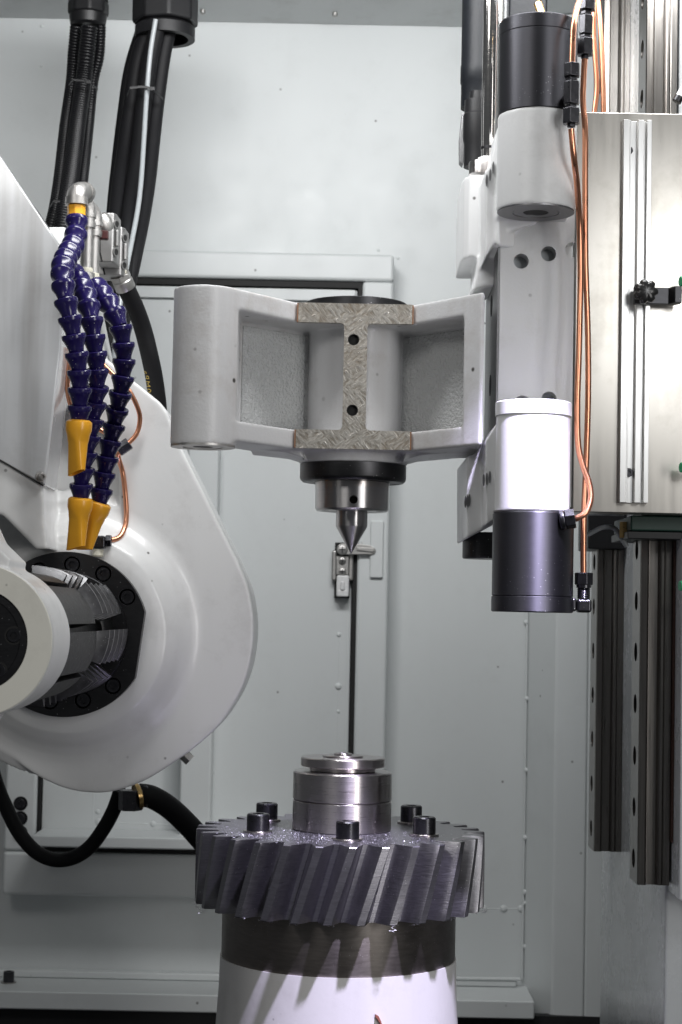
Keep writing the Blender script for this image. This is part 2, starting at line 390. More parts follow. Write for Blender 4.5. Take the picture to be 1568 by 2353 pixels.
def cap_screw_mesh(r, h, name='cap_screw'):
    "socket head cap screw standing on z = 0 with a hexagonal socket"
    mb = MB(); n = 24; ch = r * 0.12; rs = r * 0.55
    vs = []; fs = []
    rings = [(r, 0), (r, h - ch), (r - ch, h)]
    for rr, z in rings:
        for k in range(n): vs.append((rr * math.cos(2 * PI * k / n), rr * math.sin(2 * PI * k / n), z))
    for z in (h, h * 0.45):
        for k in range(n):
            q = 2 * PI * k / n; w = (q % (PI / 3)) - PI / 6; rr = rs * math.cos(PI / 6) / math.cos(w)
            vs.append((rr * math.cos(q), rr * math.sin(q), z))
    for i in range(4):
        for k in range(n):
            k2 = (k + 1) % n; fs.append((i * n + k, i * n + k2, (i + 1) * n + k2, (i + 1) * n + k))
    fs.append(tuple(range(4 * n, 5 * n))); fs.append(tuple(range(n))[::-1])
    return to_mesh(name, mb.add(vs, fs), 40)

# ------------------------------------------------------------------ the setting
YW = 0.86
pa, pb = P(-90, 48, YW), P(1218, 1500, YW)
xw0, xw1 = -0.75, P(1213, 1500, YW).x
zc = P(600, 53, YW).z
zl = P(600, 2243, YW).z
struct(obj('back_wall', MB().box((xw0, YW, zl - 0.6), (xw1 + 0.9, YW + 0.03, zc + 0.02)), WALL))
struct(obj('ceiling', MB().box((xw0, 0.25, zc), (1.3, YW - 0.002, zc + 0.03)), CEIL))
# folded side wall: a narrow angled face, then the face that runs behind the guideway
def folded(poly, t, z0, z1):
    m = MB()
    for a, b in zip(poly, poly[1:]):
        a, b = Vector((*a, 0)), Vector((*b, 0)); d = (b - a).normalized(); nn = Vector((-d.y, d.x, 0)) * t
        m.prism([(a.x, a.y), (b.x, b.y), (b.x + nn.x, b.y + nn.y), (a.x + nn.x, a.y + nn.y)], z0, z1)
    return m
xf = P(1278, 1500, 0.78).x
struct(obj('side_wall', folded([(xw1, YW - 0.001), (xf, 0.78), (xf + 0.05, 0.775), (xf + 0.9, 0.70)], 0.012, zl - 0.3, zc - 0.001), WALL, bevel=0.004))
# bottom ledge
yl = 0.74
lt = P(600, 2258, YW - 0.02).z
struct(obj('ledge', MB().box((xw0, yl, lt - 0.028), (xw1 + 0.006, YW - 0.002, lt)).box((xw0, YW - 0.02, lt + 0.0002), (xw1 - 0.012, YW - 0.0015, lt + 0.012)), WALL, bevel=0.003))
struct(obj('floor', MB().box((-1.2, -0.6, -1.02), (1.6, 1.0, -1.0)), DARK))
struct(obj('pit_wall', MB().box((xw0, yl + 0.03, -1.0), (1.6, yl + 0.05, lt - 0.0285)), DARK))
# weld beads along the wall corner and the folded edge: small painted drops
def drop(m, p, r, h=0.5, ax=(0, -1, 0)):
    m.lathe([(r, -0.001), (r * 0.95, r * h * 0.35), (r * 0.7, r * h * 0.75), (r * 0.3, r * h)], p, ax, 10)
wb = MB()
wb.tube([Vector((xw1 - 0.002, YW - 0.003, z)) for z in (lt + 0.01, -0.2, 0.0, 0.3, 0.6, zc)], 0.0018, 8)
for y in (1430, 1605, 1770, 1925, 2050, 2075, 2175): drop(wb, P(1210 + random.uniform(-3, 3), y, YW - 0.004), random.uniform(0.0035, 0.0055), 0.6)
for x in (1112, 1158, 1198): drop(wb, P(x, 2088, YW), 0.006, 0.5)
wb.tube([P(x, 2088, YW + 0.0006) for x in (1090, 1150, 1200)], 0.0012, 6)
wb.tube([P(905, 2283 - 40, YW - 0.01), P(1000, 2247, YW - 0.02), P(1195, 2250, YW - 0.02)], 0.0028, 8)
struct(obj('weld_beads', wb, WALL, bpy.data.objects['back_wall']))
wb = MB()
for (x, y) in ((95, 152), (96, 60), (150, 40), (410, 592), (915, 593), (870, 575)): drop(wb, P(x, y, YW), 0.003, 0.5)
struct(obj('paint_drips', wb, WALL, bpy.data.objects['back_wall']))

# ------------------------------------------------------------------ access hatch in the back wall
YF, YD = 0.795, 0.812
def rect(x0, y0, x1, y1, Y):
    a, b = P(x0, y0, Y), P(x1, y1, Y); return a.x, a.z, b.x, b.z
fx0, fz1 = P(6, 1990, YF).x, P(620, 579, YF).z
fx1, fz0 = P(896, 1150, YF).x, P(300, 2062, YF).z
ox0, oz1 = P(84, 1850, YF).x, P(600, 641, YF).z
ox1, oz0 = P(824, 1150, YF).x, P(300, 1962, YF).z
hatch = thing('hatch_frame', 'raised grey sheet frame around the access hatch on the rear wall', 'hatch frame', (0.1, YW, fz0))
fm = MB()
fm.box((fx0, YF, oz1), (fx1, YW - 0.001, fz1)); fm.box((fx0, YF, fz0), (fx1, YW - 0.001, oz0))
fm.box((fx0, YF, oz0 + 0.0002), (ox0, YW - 0.001, oz1 - 0.0002)); fm.box((ox1, YF, oz0 + 0.0002), (fx1, YW - 0.001, oz1 - 0.0002))
obj('frame_panel', fm, WALL, hatch, bevel=0.006, seg=3)
g = MB(); w = 0.010
g.box((ox0 + 0.0005, YF + 0.008, oz1 - w), (ox1 - 0.0005, YW - 0.002, oz1 - 0.0005)); g.box((ox0 + 0.0005, YF + 0.008, oz0 + 0.0005), (ox1 - 0.0005, YW - 0.002, oz0 + w))
g.box((ox0 + 0.0005, YF + 0.008, oz0 + w), (ox0 + 0.005, YW - 0.002, oz1 - w)); g.box((ox1 - 0.0066, YF + 0.008, oz0 + w), (ox1 - 0.0005, YW - 0.002, oz1 - w))
obj('gasket', g, GASKET, hatch)
bp_ = P(866, 1262, YF); s_ = (P(881, 1330, YF).x - P(851, 1330, YF).x) / 2
obj('strike_plate', MB().box((bp_.x - s_, YF - 0.006, P(866, 1328, YF).z), (bp_.x + s_, YF - 0.0003, P(866, 1197, YF).z)), WALL, hatch, bevel=0.002)
m3 = cap_screw_mesh(0.0075, 0.006)
for y in (1846, 1880, 1913):
    p = P(48, y, YF); w_ = obj('washer', MB().cyl(p, p + Vector((0, -0.0015, 0)), 0.011, n=24), BLACKM, hatch)
    inst('screw', m3, BOLTM, hatch, orient(p + Vector((0, -0.0015, 0)), (0, -1, 0), y))
hatch['label'] = 'raised grey sheet frame around the access hatch on the rear wall'
door = thing('access_hatch', 'large grey sheet metal hatch door held by the toggle latch', 'hatch door', (0.0, YD, oz0))
dx0, dx1, dz0, dz1 = ox0 + 0.006, ox1 - 0.0078, oz0 + 0.012, oz1 - w - 0.002
obj('door_panel', MB().box((dx0, YD, dz0), (dx1, YD + 0.02, dz1)), WALL, door, bevel=0.002)
z1 = P(600, 664, YD).z; z2 = P(600, 690, YD).z
obj('top_flange', MB().box((dx0 + 0.004, YD - 0.008, z2), (dx1 - 0.004, YD - 0.0004, z1)), WALL, door, bevel=0.001)
lz = P(250, 1905, YD).z
obj('bottom_return', MB().box((dx0 + 0.002, 0.715, lz - 0.018), (dx1 - 0.1, YD - 0.0004, lz)), WALL, door, bevel=0.003)
px0, px1 = P(412, 1850, 0.76).x, P(484, 1850, 0.76).x
obj('stiffener', MB().box((px0, 0.76, P(450, 1950, 0.76).z), (px1, YD - 0.0004, P(450, 1010, 0.76).z)), WALL, door, bevel=0.004)
wb = MB()
a = P(779, 2450 * .5744, YD); 
wb.tube([P(781, 1455, YD + 0.0008), P(777, 1600, YD + 0.0008), P(774, 1745, YD + 0.0008)], 0.0013, 6)
for (x, y, r) in ((779, 1458, .004), (778, 1577, .0055), (778, 1635, .003), (485, 1772, .006), (505, 1050, .004)): drop(wb, P(x, y, YD), r, 0.6)
for (x, y, r) in ((225, 1865, .004), (228, 1888, .006), (352, 1893, .005), (440, 1893, .004)): drop(wb, P(x, y, YD), r, 0.5)
wb.tube([P(228, 1890, YD + .0008), P(340, 1893, YD + .0008), P(410, 1896, YD + .0008)], 0.0013, 6)
wb.tube([P(216, 1800, YD + .0008), P(214, 1885, YD + .0008)], 0.0013, 6)
obj('weld_bead', wb, WALL, door)['kind'] = 'stuff'

# toggle latch
YL = YD - 0.0005
latch = thing('toggle_latch', 'zinc toggle latch with a white lever beside the black hatch gap', 'latch', P(785, 1370, YL))
def pbox(x0, y0, x1, y1, Ya, Yb):
    a, b = P(x0, y1, Ya), P(x1, y0, Ya); return MB().box((a.x, Ya, a.z), (b.x, Yb, b.z))
obj('base_plate', pbox(768, 1247, 806, 1374, YL - 0.010, YL), GASKET, latch, bevel=0.001)
ch = MB(); a, b = P(762, 1335, YL), P(775, 1265, YL)
ch.box((a.x, YL - 0.016, a.z), (b.x, YL - 0.0002, b.z))
obj('channel', ch, ZINC, latch, bevel=0.003)
a, b = P(800, 1335, YL), P(813, 1268, YL); obj('channel', MB().box((a.x, YL - 0.016, a.z), (b.x, YL - 0.0002, b.z)), ZINC, latch, bevel=0.003)
obj('body_plate', pbox(772, 1278, 803, 1321, YL - 0.020, YL - 0.0105), ZINC, latch, bevel=0.002)
lev = obj('lever', pbox(773, 1322, 803, 1371, YL - 0.024, YL - 0.011), WHITEP, latch, bevel=0.003)
obj('release_tab', pbox(783, 1336, 792, 1356, YL - 0.030, YL - 0.0245), WHITEP, lev, bevel=0.002)
obj('lever_foot', pbox(775, 1357, 801, 1370, YL - 0.027, YL - 0.0243), WHITEP, lev, bevel=0.0015)
hk = []
for k in range(10): q = PI / 2 + k * PI / 9; hk.append((math.cos(q) * 13, math.sin(q) * 13))
pp = [(787 + x, 1262 - y) for x, y in hk] + [(845, 1274), (853, 1275), (861, 1272), (864, 1266), (862, 1259), (850, 1253), (820, 1249)]
pp = [P(x, y, YL - 0.024) for x, y in pp]
hook = obj('hook_arm', MB().prism([(p.x, p.z) for p in pp], YL - 0.026, YL - 0.0205, 'y'), ZINC, latch, bevel=0.0012)
sl = MB().prism([(p.x, p.z) for p in [P(x, y, YL - .026) for x, y in ((820, 1265), (858, 1269), (861, 1264), (857, 1259), (820, 1257))]], YL - 0.0285, YL - 0.0262, 'y')
obj('rib', sl, ZINC, hook, bevel=0.001)
for (x, y, r) in ((787, 1263, 0.0085), (787, 1288, 0.006), (787, 1313, 0.006)):
    Yq = YL - 0.0262 if y < 1270 else YL - 0.0202
    p = P(x, y, Yq); n_ = obj('screw', MB().lathe([(r, 0), (r, .002), (r * .8, .004), (r * .3, .005)], p, (0, -1, 0), 24), ZINC, latch)
    obj('slot', MB().box((p.x - r * .6, p.y - .0058, p.z - .0007), (p.x + r * .6, p.y - .0045, p.z + .0007)).box((p.x - .0007, p.y - .0057, p.z - r * .6), (p.x + .0007, p.y - .0045, p.z + r * .6)), BLACKM, n_)

# ------------------------------------------------------------------ work spindle: pedestal, gear, arbor
X0 = (P(783, 1890, 0).x + P(778, 2190, 0).x) / 2
ped = thing('work_table', 'white table pedestal with dark steel ring under the gear', 'pedestal', (X0, 0, -1.0))
ZG1, ZG0 = -0.2425, -0.3245
obj('steel_ring', MB().lathe([(0.1315, -0.390), (0.1325, -0.388), (0.1325, ZG0 - 0.0003)], (X0, 0, 0), n=128), RINGM, ped)
obj('white_base', MB().lathe([(0.160, -1.0), (0.150, -0.65), (0.1375, -0.47), (0.1345, -0.42), (0.1338, -0.384)], (X0, 0, 0), n=128), TABLEP, ped)
qa = P(876, 2346, -0.135); ang_ = math.atan2(qa.y, qa.x - X0); chip = MB(); vs = []
for k, (da, dz_) in enumerate(((-.030, .006), (-.012, .0045), (.006, 0), (.022, -.006), (.034, -.013), (.026, -.010), (.006, -.004), (-.018, .001), (-.033, .003))):
    for rr in (0.1395, 0.1350): vs.append((X0 + rr * math.cos(ang_ + da), rr * math.sin(ang_ + da), qa.z + dz_))
n9 = 9
chip.add(vs, [tuple(range(0, 18, 2)), tuple(range(1, 18, 2))[::-1]] + [(2 * k, 2 * k + 1, (2 * k + 3) % 18, (2 * k + 2) % 18) for k in range(n9)])
obj('primer_scratch', chip, CHIPM, ped)
gear = thing('helical_gear', 'large dark steel helical gear workpiece on the white pedestal', 'gear', (X0, 0, ZG0))
NT, RO, RR = 29, 0.1640, 0.1405
TW = R(9.2)
def gear_profile():
    out = []; pit = 2 * PI / NT
    flank = [(RR, 0.0128), (RR + 0.0012, 0.0117), (RR + 0.004, 0.0108), (RR + 0.009, 0.0096), (RR + 0.0135, 0.0081), (RR + 0.018, 0.0064), (RO - 0.0008, 0.0046), (RO, 0.0040)]
    for t in range(NT):
        a = t * pit
        for r, w_ in flank: out.append((r, a - w_ / r))
        for r, w_ in flank[::-1]: out.append((r, a + w_ / r))
    return out
gp = gear_profile(); ng = len(gp); NZ = 10
vs, fs = [], []
lev_ = [0.0] + [0.012 + i * (0.976 / (NZ - 2)) for i in range(NZ - 1)] + [1.0]
for i, t in enumerate(lev_):
    z = ZG0 + (ZG1 - ZG0) * t; tw = TW * (t - 0.5)
    sh = 0.9945 if i in (0, len(lev_) - 1) else 1.0
    for r, a in gp:
        q = a + tw - PI / 2
        rr = RR + (r - RR) * (0.97 if sh < 1 else 1)
        vs.append((X0 + rr * math.cos(q), rr * math.sin(q), z))
nl = len(lev_)
for i in range(nl - 1):
    for k in range(ng):
        k2 = (k + 1) % ng; fs.append((i * ng + k, i * ng + k2, (i + 1) * ng + k2, (i + 1) * ng + k))
per = ng // NT
for base_, flip in ((0, True), ((nl - 1) * ng, False)):
    for t in range(NT):       # each tooth's end face, then the rim's web
        f = [base_ + t * per + k for k in range(per)]
        fs.append(tuple(f[::-1] if flip else f))
    ring_ = []
    for t in range(NT): ring_ += [base_ + t * per, base_ + t * per + per - 1]
    fs.append(tuple(ring_[::-1] if flip else ring_))
me = bpy.data.meshes.new('gear_body'); me.from_pydata(vs, [], fs); me.shade_smooth(); me.set_sharp_from_angle(angle=R(24))
obj('gear_body', me, GEARM, gear)
bolt_me = cap_screw_mesh(0.0128, 0.0185)
wm = MB().ring((0, 0, 0), (0, 0, 1), 0.0075, 0.0165, 0.0022, 32, 0.0005); wash_me = to_mesh('washer', wm)
for dg_ in (-86, -26, 42, 93, 141, 207):
    rb_ = 0.1035 if math.sin(R(dg_)) < 0.1 else 0.112
    p = Vector((X0 + rb_ * math.cos(R(dg_)), rb_ * math.sin(R(dg_)), ZG1))
    inst('washer', wash_me, STEEL, gear, Matrix.Translation(p + Vector((0, 0, 0.0002))))
    inst('bolt', bolt_me, BOLTM, gear, orient(p + Vector((0, 0, 0.0025)), (0, 0, 1), dg_))
arbor = thing('clamping_arbor', 'bright steel spacer stack and flanged nut on top of the gear', 'arbor', (X0, 0, ZG1))
XA = X0 + 0.001
def turned(name, r, z0, z1, mat, ch=0.0008, n=96): return obj(name, MB().lathe([(r - ch, z0), (r, z0 + ch), (r, z1 - ch), (r - ch, z1)], (XA, 0, 0), n=n), mat, arbor)
turned('spacer_ring', 0.0563, ZG1 + 0.0003, -0.2092, STEEL)
turned('spacer_ring', 0.0566, -0.2088, -0.1765, STEEL, 0.0015)
turned('neck', 0.0378, -0.1764, -0.1712, STEEL)
turned('flanged_nut', 0.0482, -0.1711, -0.1606, STEEL, 0.0012)
turned('plug', 0.0235, -0.1605, -0.1585, STEEL)
obj('centre_boss', MB().ring((XA, 0, -0.1584), (0, 0, 1), 0.006, 0.0105, 0.0022, 48, 0.001), STEEL, arbor)
# swarf left on the gear
sw = MB(); rnd = random.Random(3)
def sliver(p, s):
    d = Vector((rnd.uniform(-1, 1), rnd.uniform(-1, 1), rnd.uniform(-.2, .6))).normalized() * s
    e = Vector((rnd.uniform(-1, 1), rnd.uniform(-1, 1), rnd.uniform(-1, 1))).normalized() * s * 0.28
    sw.add([p, p + d + e * .4, p + d * 1.6, p + e], [(0, 1, 2), (0, 2, 3), (0, 3, 1), (1, 3, 2)])
for i in range(2600):
    r = math.sqrt(rnd.uniform(0.06 ** 2, 0.155 ** 2)); q = rnd.gauss(-PI * 0.62, 0.75)
    if r > RR and rnd.random() < 0.7: continue
    sliver(Vector((X0 + r * math.cos(q), r * math.sin(q), ZG1 + 0.0003)), rnd.choice((.0006, .0007, .0009, .0012, .0019)))
for t in range(NT):
    q0 = t * 2 * PI / NT - TW / 2 - PI / 2
    if math.sin(q0) > 0.35: continue
    for k in range(7):
        q = q0 + rnd.uniform(-.055, .055); r = rnd.uniform(RO - 0.012, RO)
        p = Vector((X0 + r * math.cos(q), r * math.sin(q), ZG0 - 0.0004)); sliver(p - Vector((0, 0, rnd.uniform(0, .0012))), rnd.uniform(.0008, .0026))
    if rnd.random() < 0.45:
        q = q0 + rnd.uniform(-.03, .03); p = Vector((X0 + RO * math.cos(q), RO * math.sin(q), ZG0)); pts = []
        for k in range(14): pts.append(p + Vector((math.cos(k * .9) * .0016 + k * .0003 * rnd.uniform(-1, 2), math.sin(k * .9) * .0016 - .001, -k * .00045)))
        sw.tube(pts, 0.00022, 5)
o = obj('metal_swarf', sw, SWARF); o['kind'] = 'stuff'; tag(o, 'bright metal chips scattered on and under the gear teeth', 'swarf')

# ------------------------------------------------------------------ tailstock arm with the dead centre
XT = P(811, 1120, 0).x
tail = thing('tailstock', 'grey cast tailstock arm carrying the pointed steel centre', 'tailstock', (XT, 0, 0.072))
zt1, zt0 = 0.3495, 0.1845
zi1, zi0 = 0.3265, 0.2065
YFACE = -0.075
bx = P(471, 840, -0.14).x; BR = 0.0350
zb1, zb0 = P(471, 654, -0.172).z, P(471, 1026, -0.14).z
fl, fr = P(681, 870, YFACE).x, P(947, 870, YFACE).x
rx = P(1112, 850, -0.155).x
outline = [(bx + 0.026, -0.163), (fl, YFACE + 0.0050), (fr, YFACE + 0.0050), (rx - 0.004, -0.158), (rx, -0.158), (rx, 0.0), (XT + 0.062, 0.045), (XT + 0.03, 0.062), (XT - 0.03, 0.062), (XT - 0.062, 0.045), (bx - 0.005, -0.108)]
cm = MB()
cm.prism(outline, zi1, zt1); cm.prism(outline, zt0, zi0)
cm.cyl((XT, 0, zt0), (XT, 0, zt1 - 0.001), 0.053, n=64)
cm.box((XT - 0.0135, YFACE + 0.0050, zt0 + 0.002), (XT + 0.0125, 0, zt1 - 0.002))
pl0, pl1 = (bx + 0.033, -0.072), (XT - 0.045, 0.012)
pr0, pr1 = (rx - 0.012, -0.075), (XT + 0.045, 0.012)
cm.prism([pl0, pl1, (XT - 0.04, 0.05), (bx - 0.005, -0.10), (bx + 0.0, -0.12)], zt0 + 0.001, zt1 - 0.001)
cm.prism([pr0, pr1, (XT + 0.04, 0.05), (rx - 0.001, 0.0), (rx - 0.001, -0.075)], zt0 + 0.001, zt1 - 0.001)
cm.cyl((bx, -0.14, zb0), (bx, -0.14, zb1), BR, n=64)
cm.prism([(bx, -0.1745), (bx + 0.026, -0.1625), (bx + 0.0355, -0.150), (bx + 0.0335, -0.07), (bx, -0.11)], zt0 + 0.0012, zt1 - 0.0012)
cm.prism([(rx - 0.0205, -0.138), (rx - 0.004, -0.1575), (rx - 0.0005, -0.1575), (rx - 0.0005, -0.05), (rx - 0.015, -0.06)], zt0 + 0.0012, zt1 - 0.0012)
cm.lathe([(0.068, 0.190), (0.064, 0.180), (0.0622, 0.176), (0.0622, 0.1735)], (XT, 0, 0), (0, 0, 1), 64)
# web that runs from the boss under the plate to the quill housing
cm.prism([(bx + 0.03, 0.187), (XT - 0.06, 0.187), (XT - 0.055, 0.1755), (XT - 0.075, 0.1815)], -0.06, 0.03, 'y')
cm.prism([(rx - 0.01, 0.187), (XT + 0.06, 0.187), (XT + 0.055, 0.1755), (XT + 0.075, 0.1815)], -0.06, 0.03, 'y')
obj('arm_casting', baked(cm, None, 0.0016, 9), CASTP, tail)
# rough back panels of the two pockets
def panel(p, q, name):
    d = Vector((q[0] - p[0], q[1] - p[1])).normalized(); nn = Vector((d.y, -d.x))
    if nn.y > 0: nn = -nn
    a = Vector(p) + d * 0.004; b = Vector(q) - d * 0.001
    m = MB().prism([tuple(a + nn * 0.0018), tuple(b + nn * 0.0018), tuple(b - nn * 0.004), tuple(a - nn * 0.004)], zi0 + 0.004, zi1 - 0.004)
    obj(name, m, ROUGHP, tail, bevel=0.001)
panel(pl0, pl1, 'pocket_panel'); panel(pr1, pr0, 'pocket_panel')
# scraped I-shaped face
w2 = 0.0130; xc = XT - 0.0005
def fil(cx_, cz_, a0, a1, r=0.005, n=5): return [(cx_ + r * math.cos(R(a0 + (a1 - a0) * k / n)), cz_ + r * math.sin(R(a0 + (a1 - a0) * k / n))) for k in range(n + 1)]
I = [(fl + .001, zt0 + .001), (fr - .001, zt0 + .001), (fr - .001, zi0)] + fil(xc + w2 + .005, zi0 + .005, 270, 180) + fil(xc + w2 + .005, zi1 - .005, 180, 90) + \
    [(fr - .001, zi1), (fr - .001, zt1 - .001), (fl + .001, zt1 - .001), (fl + .001, zi1)] + fil(xc - w2 - .005, zi1 - .005, 90, 0) + fil(xc - w2 - .005, zi0 + .005, 0, -90) + [(fl + .001, zi0)]
EDGE = plastic('rusty_edge', (0.26, 0.13, 0.07), 0.6, 0.5, 0.3, 300)
for xe in (fl - 0.0006, fr - 0.0010):
    for za, zb in ((zt0 + .0015, zi0 - .0005), (zi1 + .0005, zt1 - .0015)): obj('rusty_edge', MB().box((xe, YFACE - 0.0008, za), (xe + 0.0016, YFACE + 0.0062, zb)), EDGE, tail)
h1, h2 = P(813, 781, YFACE), P(810, 943, YFACE)
cuts = [MB().cyl((h.x, YFACE - 0.01, h.z), (h.x, YFACE + 0.008, h.z), 0.0064, n=32) for h in (h1, h2)]
obj('scraped_face', baked(MB().prism(I, YFACE - 0.0015, YFACE + 0.0060, 'y'), cuts), SCRAPE, tail)
for h in (h1, h2):
    obj('threaded_hole', MB().ring((h.x, YFACE + 0.004, h.z), (0, -1, 0), 0.0056, 0.0064, 0.005, 32), BLACKM, tail)
    obj('hole_bottom', MB().cyl((h.x, YFACE + 0.0044, h.z), (h.x, YFACE + 0.0039, h.z), 0.0063, n=24), GASKET, tail)
# plug under the round boss
obj('boss_end_ring', MB().ring((bx, -0.14, zb0 - 0.0012), (0, 0, 1), 0.0215, BR - 0.0004, 0.003, 64, 0.0005), ZINC, tail)
obj('boss_plug', MB().ring((bx, -0.14, zb0 - 0.0006), (0, 0, 1), 0.011, 0.0205, 0.003, 48), ZINC, tail)
obj('boss_hole', MB().cyl((bx, -0.14, zb0 - 0.0002), (bx, -0.14, zb0 + 0.003), 0.0112, n=32), GASKET, tail)
obj('top_cover', MB().lathe([(0.0595, zt1 + 0.0002), (0.0595, zt1 + 0.010), (0.0585, zt1 + 0.011)], (XT, 0, 0), n=96), BLACKM, tail)
fg = obj('black_flange', MB().lathe([(0.058, 0.1535), (0.0603, 0.1555), (0.0612, 0.158), (0.0612, 0.1733)], (XT, 0, 0), n=128), BLACKM, tail)
for q in range(20, 380, 60):
    p = Vector((XT + 0.0515 * math.cos(R(q)), 0.0515 * math.sin(R(q)), 0.1532))
    obj('bolt', MB().ring(p, (0, 0, 1), 0.003, 0.0058, 0.0012, 20), BOLTM, fg)
cyl_c = MB().lathe([(0.0405, 0.1205), (0.0425, 0.1225), (0.0425, 0.1532)], (XT - 0.0005, 0, 0), n=128)
hc = P(813, 1148, -0.04)
col_me = baked(cyl_c, [MB().cyl((hc.x, -0.06, hc.z), (hc.x, -0.024, hc.z), 0.0048, n=32)])
cl = obj('collar', col_me, QUILL, tail)
obj('pin_hole', MB().cyl((hc.x, -0.0255, hc.z), (hc.x, -0.0245, hc.z), 0.0046, n=24), GASKET, cl)
obj('band', MB().ring((XT - 0.0005, 0, 0.1470), (0, 0, 1), 0.041, 0.0427, 0.0062, 128), STEEL, cl)
for q in (200, 235, 305, 340):
    p = Vector((XT + 0.033 * math.cos(R(q)), 0.033 * math.sin(R(q)), 0.1203)); obj('bolt', MB().ring(p, (0, 0, 1), 0.002, 0.004, 0.0008, 16), BOLTM, cl)
obj('centre', MB().lathe([(0.0003, 0.0715), (0.0180, 0.1025), (0.0183, 0.1035), (0.0183, 0.1204)], (XT - 0.0005, 0, 0), n=96), QUILL, tail)

# ------------------------------------------------------------------ tailstock slide bracket (right of the arm)
YB = -0.14
brk = thing('tailstock_bracket', 'white cast bracket with two vertical cylinders at right of the arm', 'bracket', P(1225, 1408, -0.19))
def X_(px, py, Y): return P(px, py, Y).x
def Z_(px, py, Y): return P(px, py, Y).z
uc = P(1233, 380, -0.19); UR = 91.5 * 1.91 / F
lc = P(1224, 1100, -0.19); LR = 0.0388; LBR = 93 * 1.91 / F
bx0, bx1 = X_(1148, 720, YB), X_(1312, 720, YB)
zu_b, zu_t = Z_(1233, 487, -0.19), Z_(1233, 268, -0.19)
zl_t, zl_b = Z_(1222, 928, -0.19), Z_(1222, 1178, -0.19)
bm_ = MB()
bm_.box((bx0, YB, zl_b + 0.01), (bx1 + 0.003, 0.02, zu_b + 0.03))
hole_cut = MB()
for (x, y, r) in ((1198, 600, .0083), (1261, 583, .0083), (1316, 574, .0083), (1262, 917, .0083), (1200, 926, .0083)):
    p = P(x, y, YB); hole_cut.cyl((p.x, YB - 0.01, p.z), (p.x, YB + 0.02, p.z), r, n=28)
plate_me = baked(bm_, [hole_cut])
obj('body_plate', plate_me, SHADEDP, brk)
for (x, y) in ((1198, 600), (1261, 583), (1262, 917)):
    p = P(x, y, YB); obj('hole_bottom', MB().cyl((p.x, YB + 0.0195, p.z), (p.x, YB + 0.0185, p.z), 0.0082, n=24), GREY, brk)
cb = MB()
cb.cyl((uc.x, -0.19, zu_b), (uc.x, -0.19, zu_t), UR, n=64)
cb.prism([(uc.x, -0.19), (uc.x - UR * .9, -0.17), (uc.x - UR * .95, -0.08), (uc.x + UR * .95, -0.08), (uc.x + UR * .9, -0.17)], zu_b + 0.001, zu_t - 0.001)
# left foot of the upper boss
Yk = -0.08
cb.prism([(X_(1058, 500, -0.02), 0.05), (X_(1060, 500, -.05), -0.045), (X_(1066, 500, -.07), -0.066), (X_(1078, 500, Yk), -0.078), (X_(1110, 500, Yk), -0.082), (X_(1146, 500, -.15), -0.15), (uc.x, -0.13), (uc.x, 0.05)], Z_(1080, 592, Yk), Z_(1090, 402, Yk))
wp = [P(x, y, -0.13) for x, y in ((1112, 402), (1124, 385), (1146, 285), (1230, 285), (1230, 520), (1146, 545), (1112, 600))]
cb.prism([(p.x, p.z) for p in wp], -0.145, -0.05, 'y')
wp = [P(x, y, -0.10) for x, y in ((1100, 585), (1160, 520), (1315, 505), (1315, 530), (1150, 560), (1142, 648), (1086, 664), (1096, 622))]
cb.prism([(p.x, p.z) for p in wp], -0.085, 0.01, 'y')
obj('upper_boss', baked(cb, None, 0.0015, 9), BRACKP, brk)
lb = MB()
lb.cyl((lc.x, -0.19, zl_b), (lc.x, -0.19, zl_t), LR, n=64)
lb.box((lc.x - LR * 0.6, -0.19, zl_b + 0.001), (lc.x + LR * 0.98, YB + 0.01, zl_t - 0.001))
wp = [P(x, y, -0.11) for x, y in ((1160, 962), (1140, 975), (1112, 1015), (1094, 1043), (1072, 1050), (1072, 1238), (1180, 1180))]
lb.prism([(p.x, p.z) for p in wp], -0.115, 0.05, 'y')
wp = [P(x, y, -0.17) for x, y in ((1170, 950), (1140, 975), (1118, 1010), (1118, 1206), (1140, 1192), (1180, 1180))]
lb.prism([(p.x, p.z) for p in wp], -0.165, -0.05, 'y')
obj('lower_boss', baked(lb, None, 0.0015, 4), BRACKP, brk)
obj('rim_ring', MB().ring((lc.x, -0.19, zl_t - 0.0135), (0, 0, 1), LR - 0.004, LR + 0.0012, 0.0145, 96, 0.001), BRACKP, brk)
for (x, y, Y) in ((1112, 1103, -.166), (1119, 1100, -.166), (1126, 1096, -.166), (1070, 1153, -.116), (1074.5, 1151, -.116), (1079, 1149, -.116), (1119, 414, -.147), (1127, 402, -.147), (1134, 385, -.147)):
    p = P(x, y, Y); pts = [(p.x + 0.0012 * math.cos(q * PI / 8), p.z + 0.0065 * math.sin(q * PI / 8)) for q in range(16)]
    obj('oil_slot', MB().prism(pts, Y - 0.0006, Y + 0.003, 'y'), SIDEM, brk)
obj('side_plate', MB().prism([(bx0 - 0.0022, YB + 0.0005), (bx0 - 0.0004, YB + 0.0005), (bx0 - 0.0004, 0.02), (bx0 - 0.0022, 0.02)], Z_(1130, 985, -.1), Z_(1130, 585, -.1)), SIDEM, brk)
for y in (698, 882):
    p = P(1134, y, -0.075); obj('dowel_hole', MB().cyl((bx0 - 0.0026, -0.06, p.z), (bx0 - 0.0018, -0.06, p.z), 0.012, n=32), GASKET, brk)
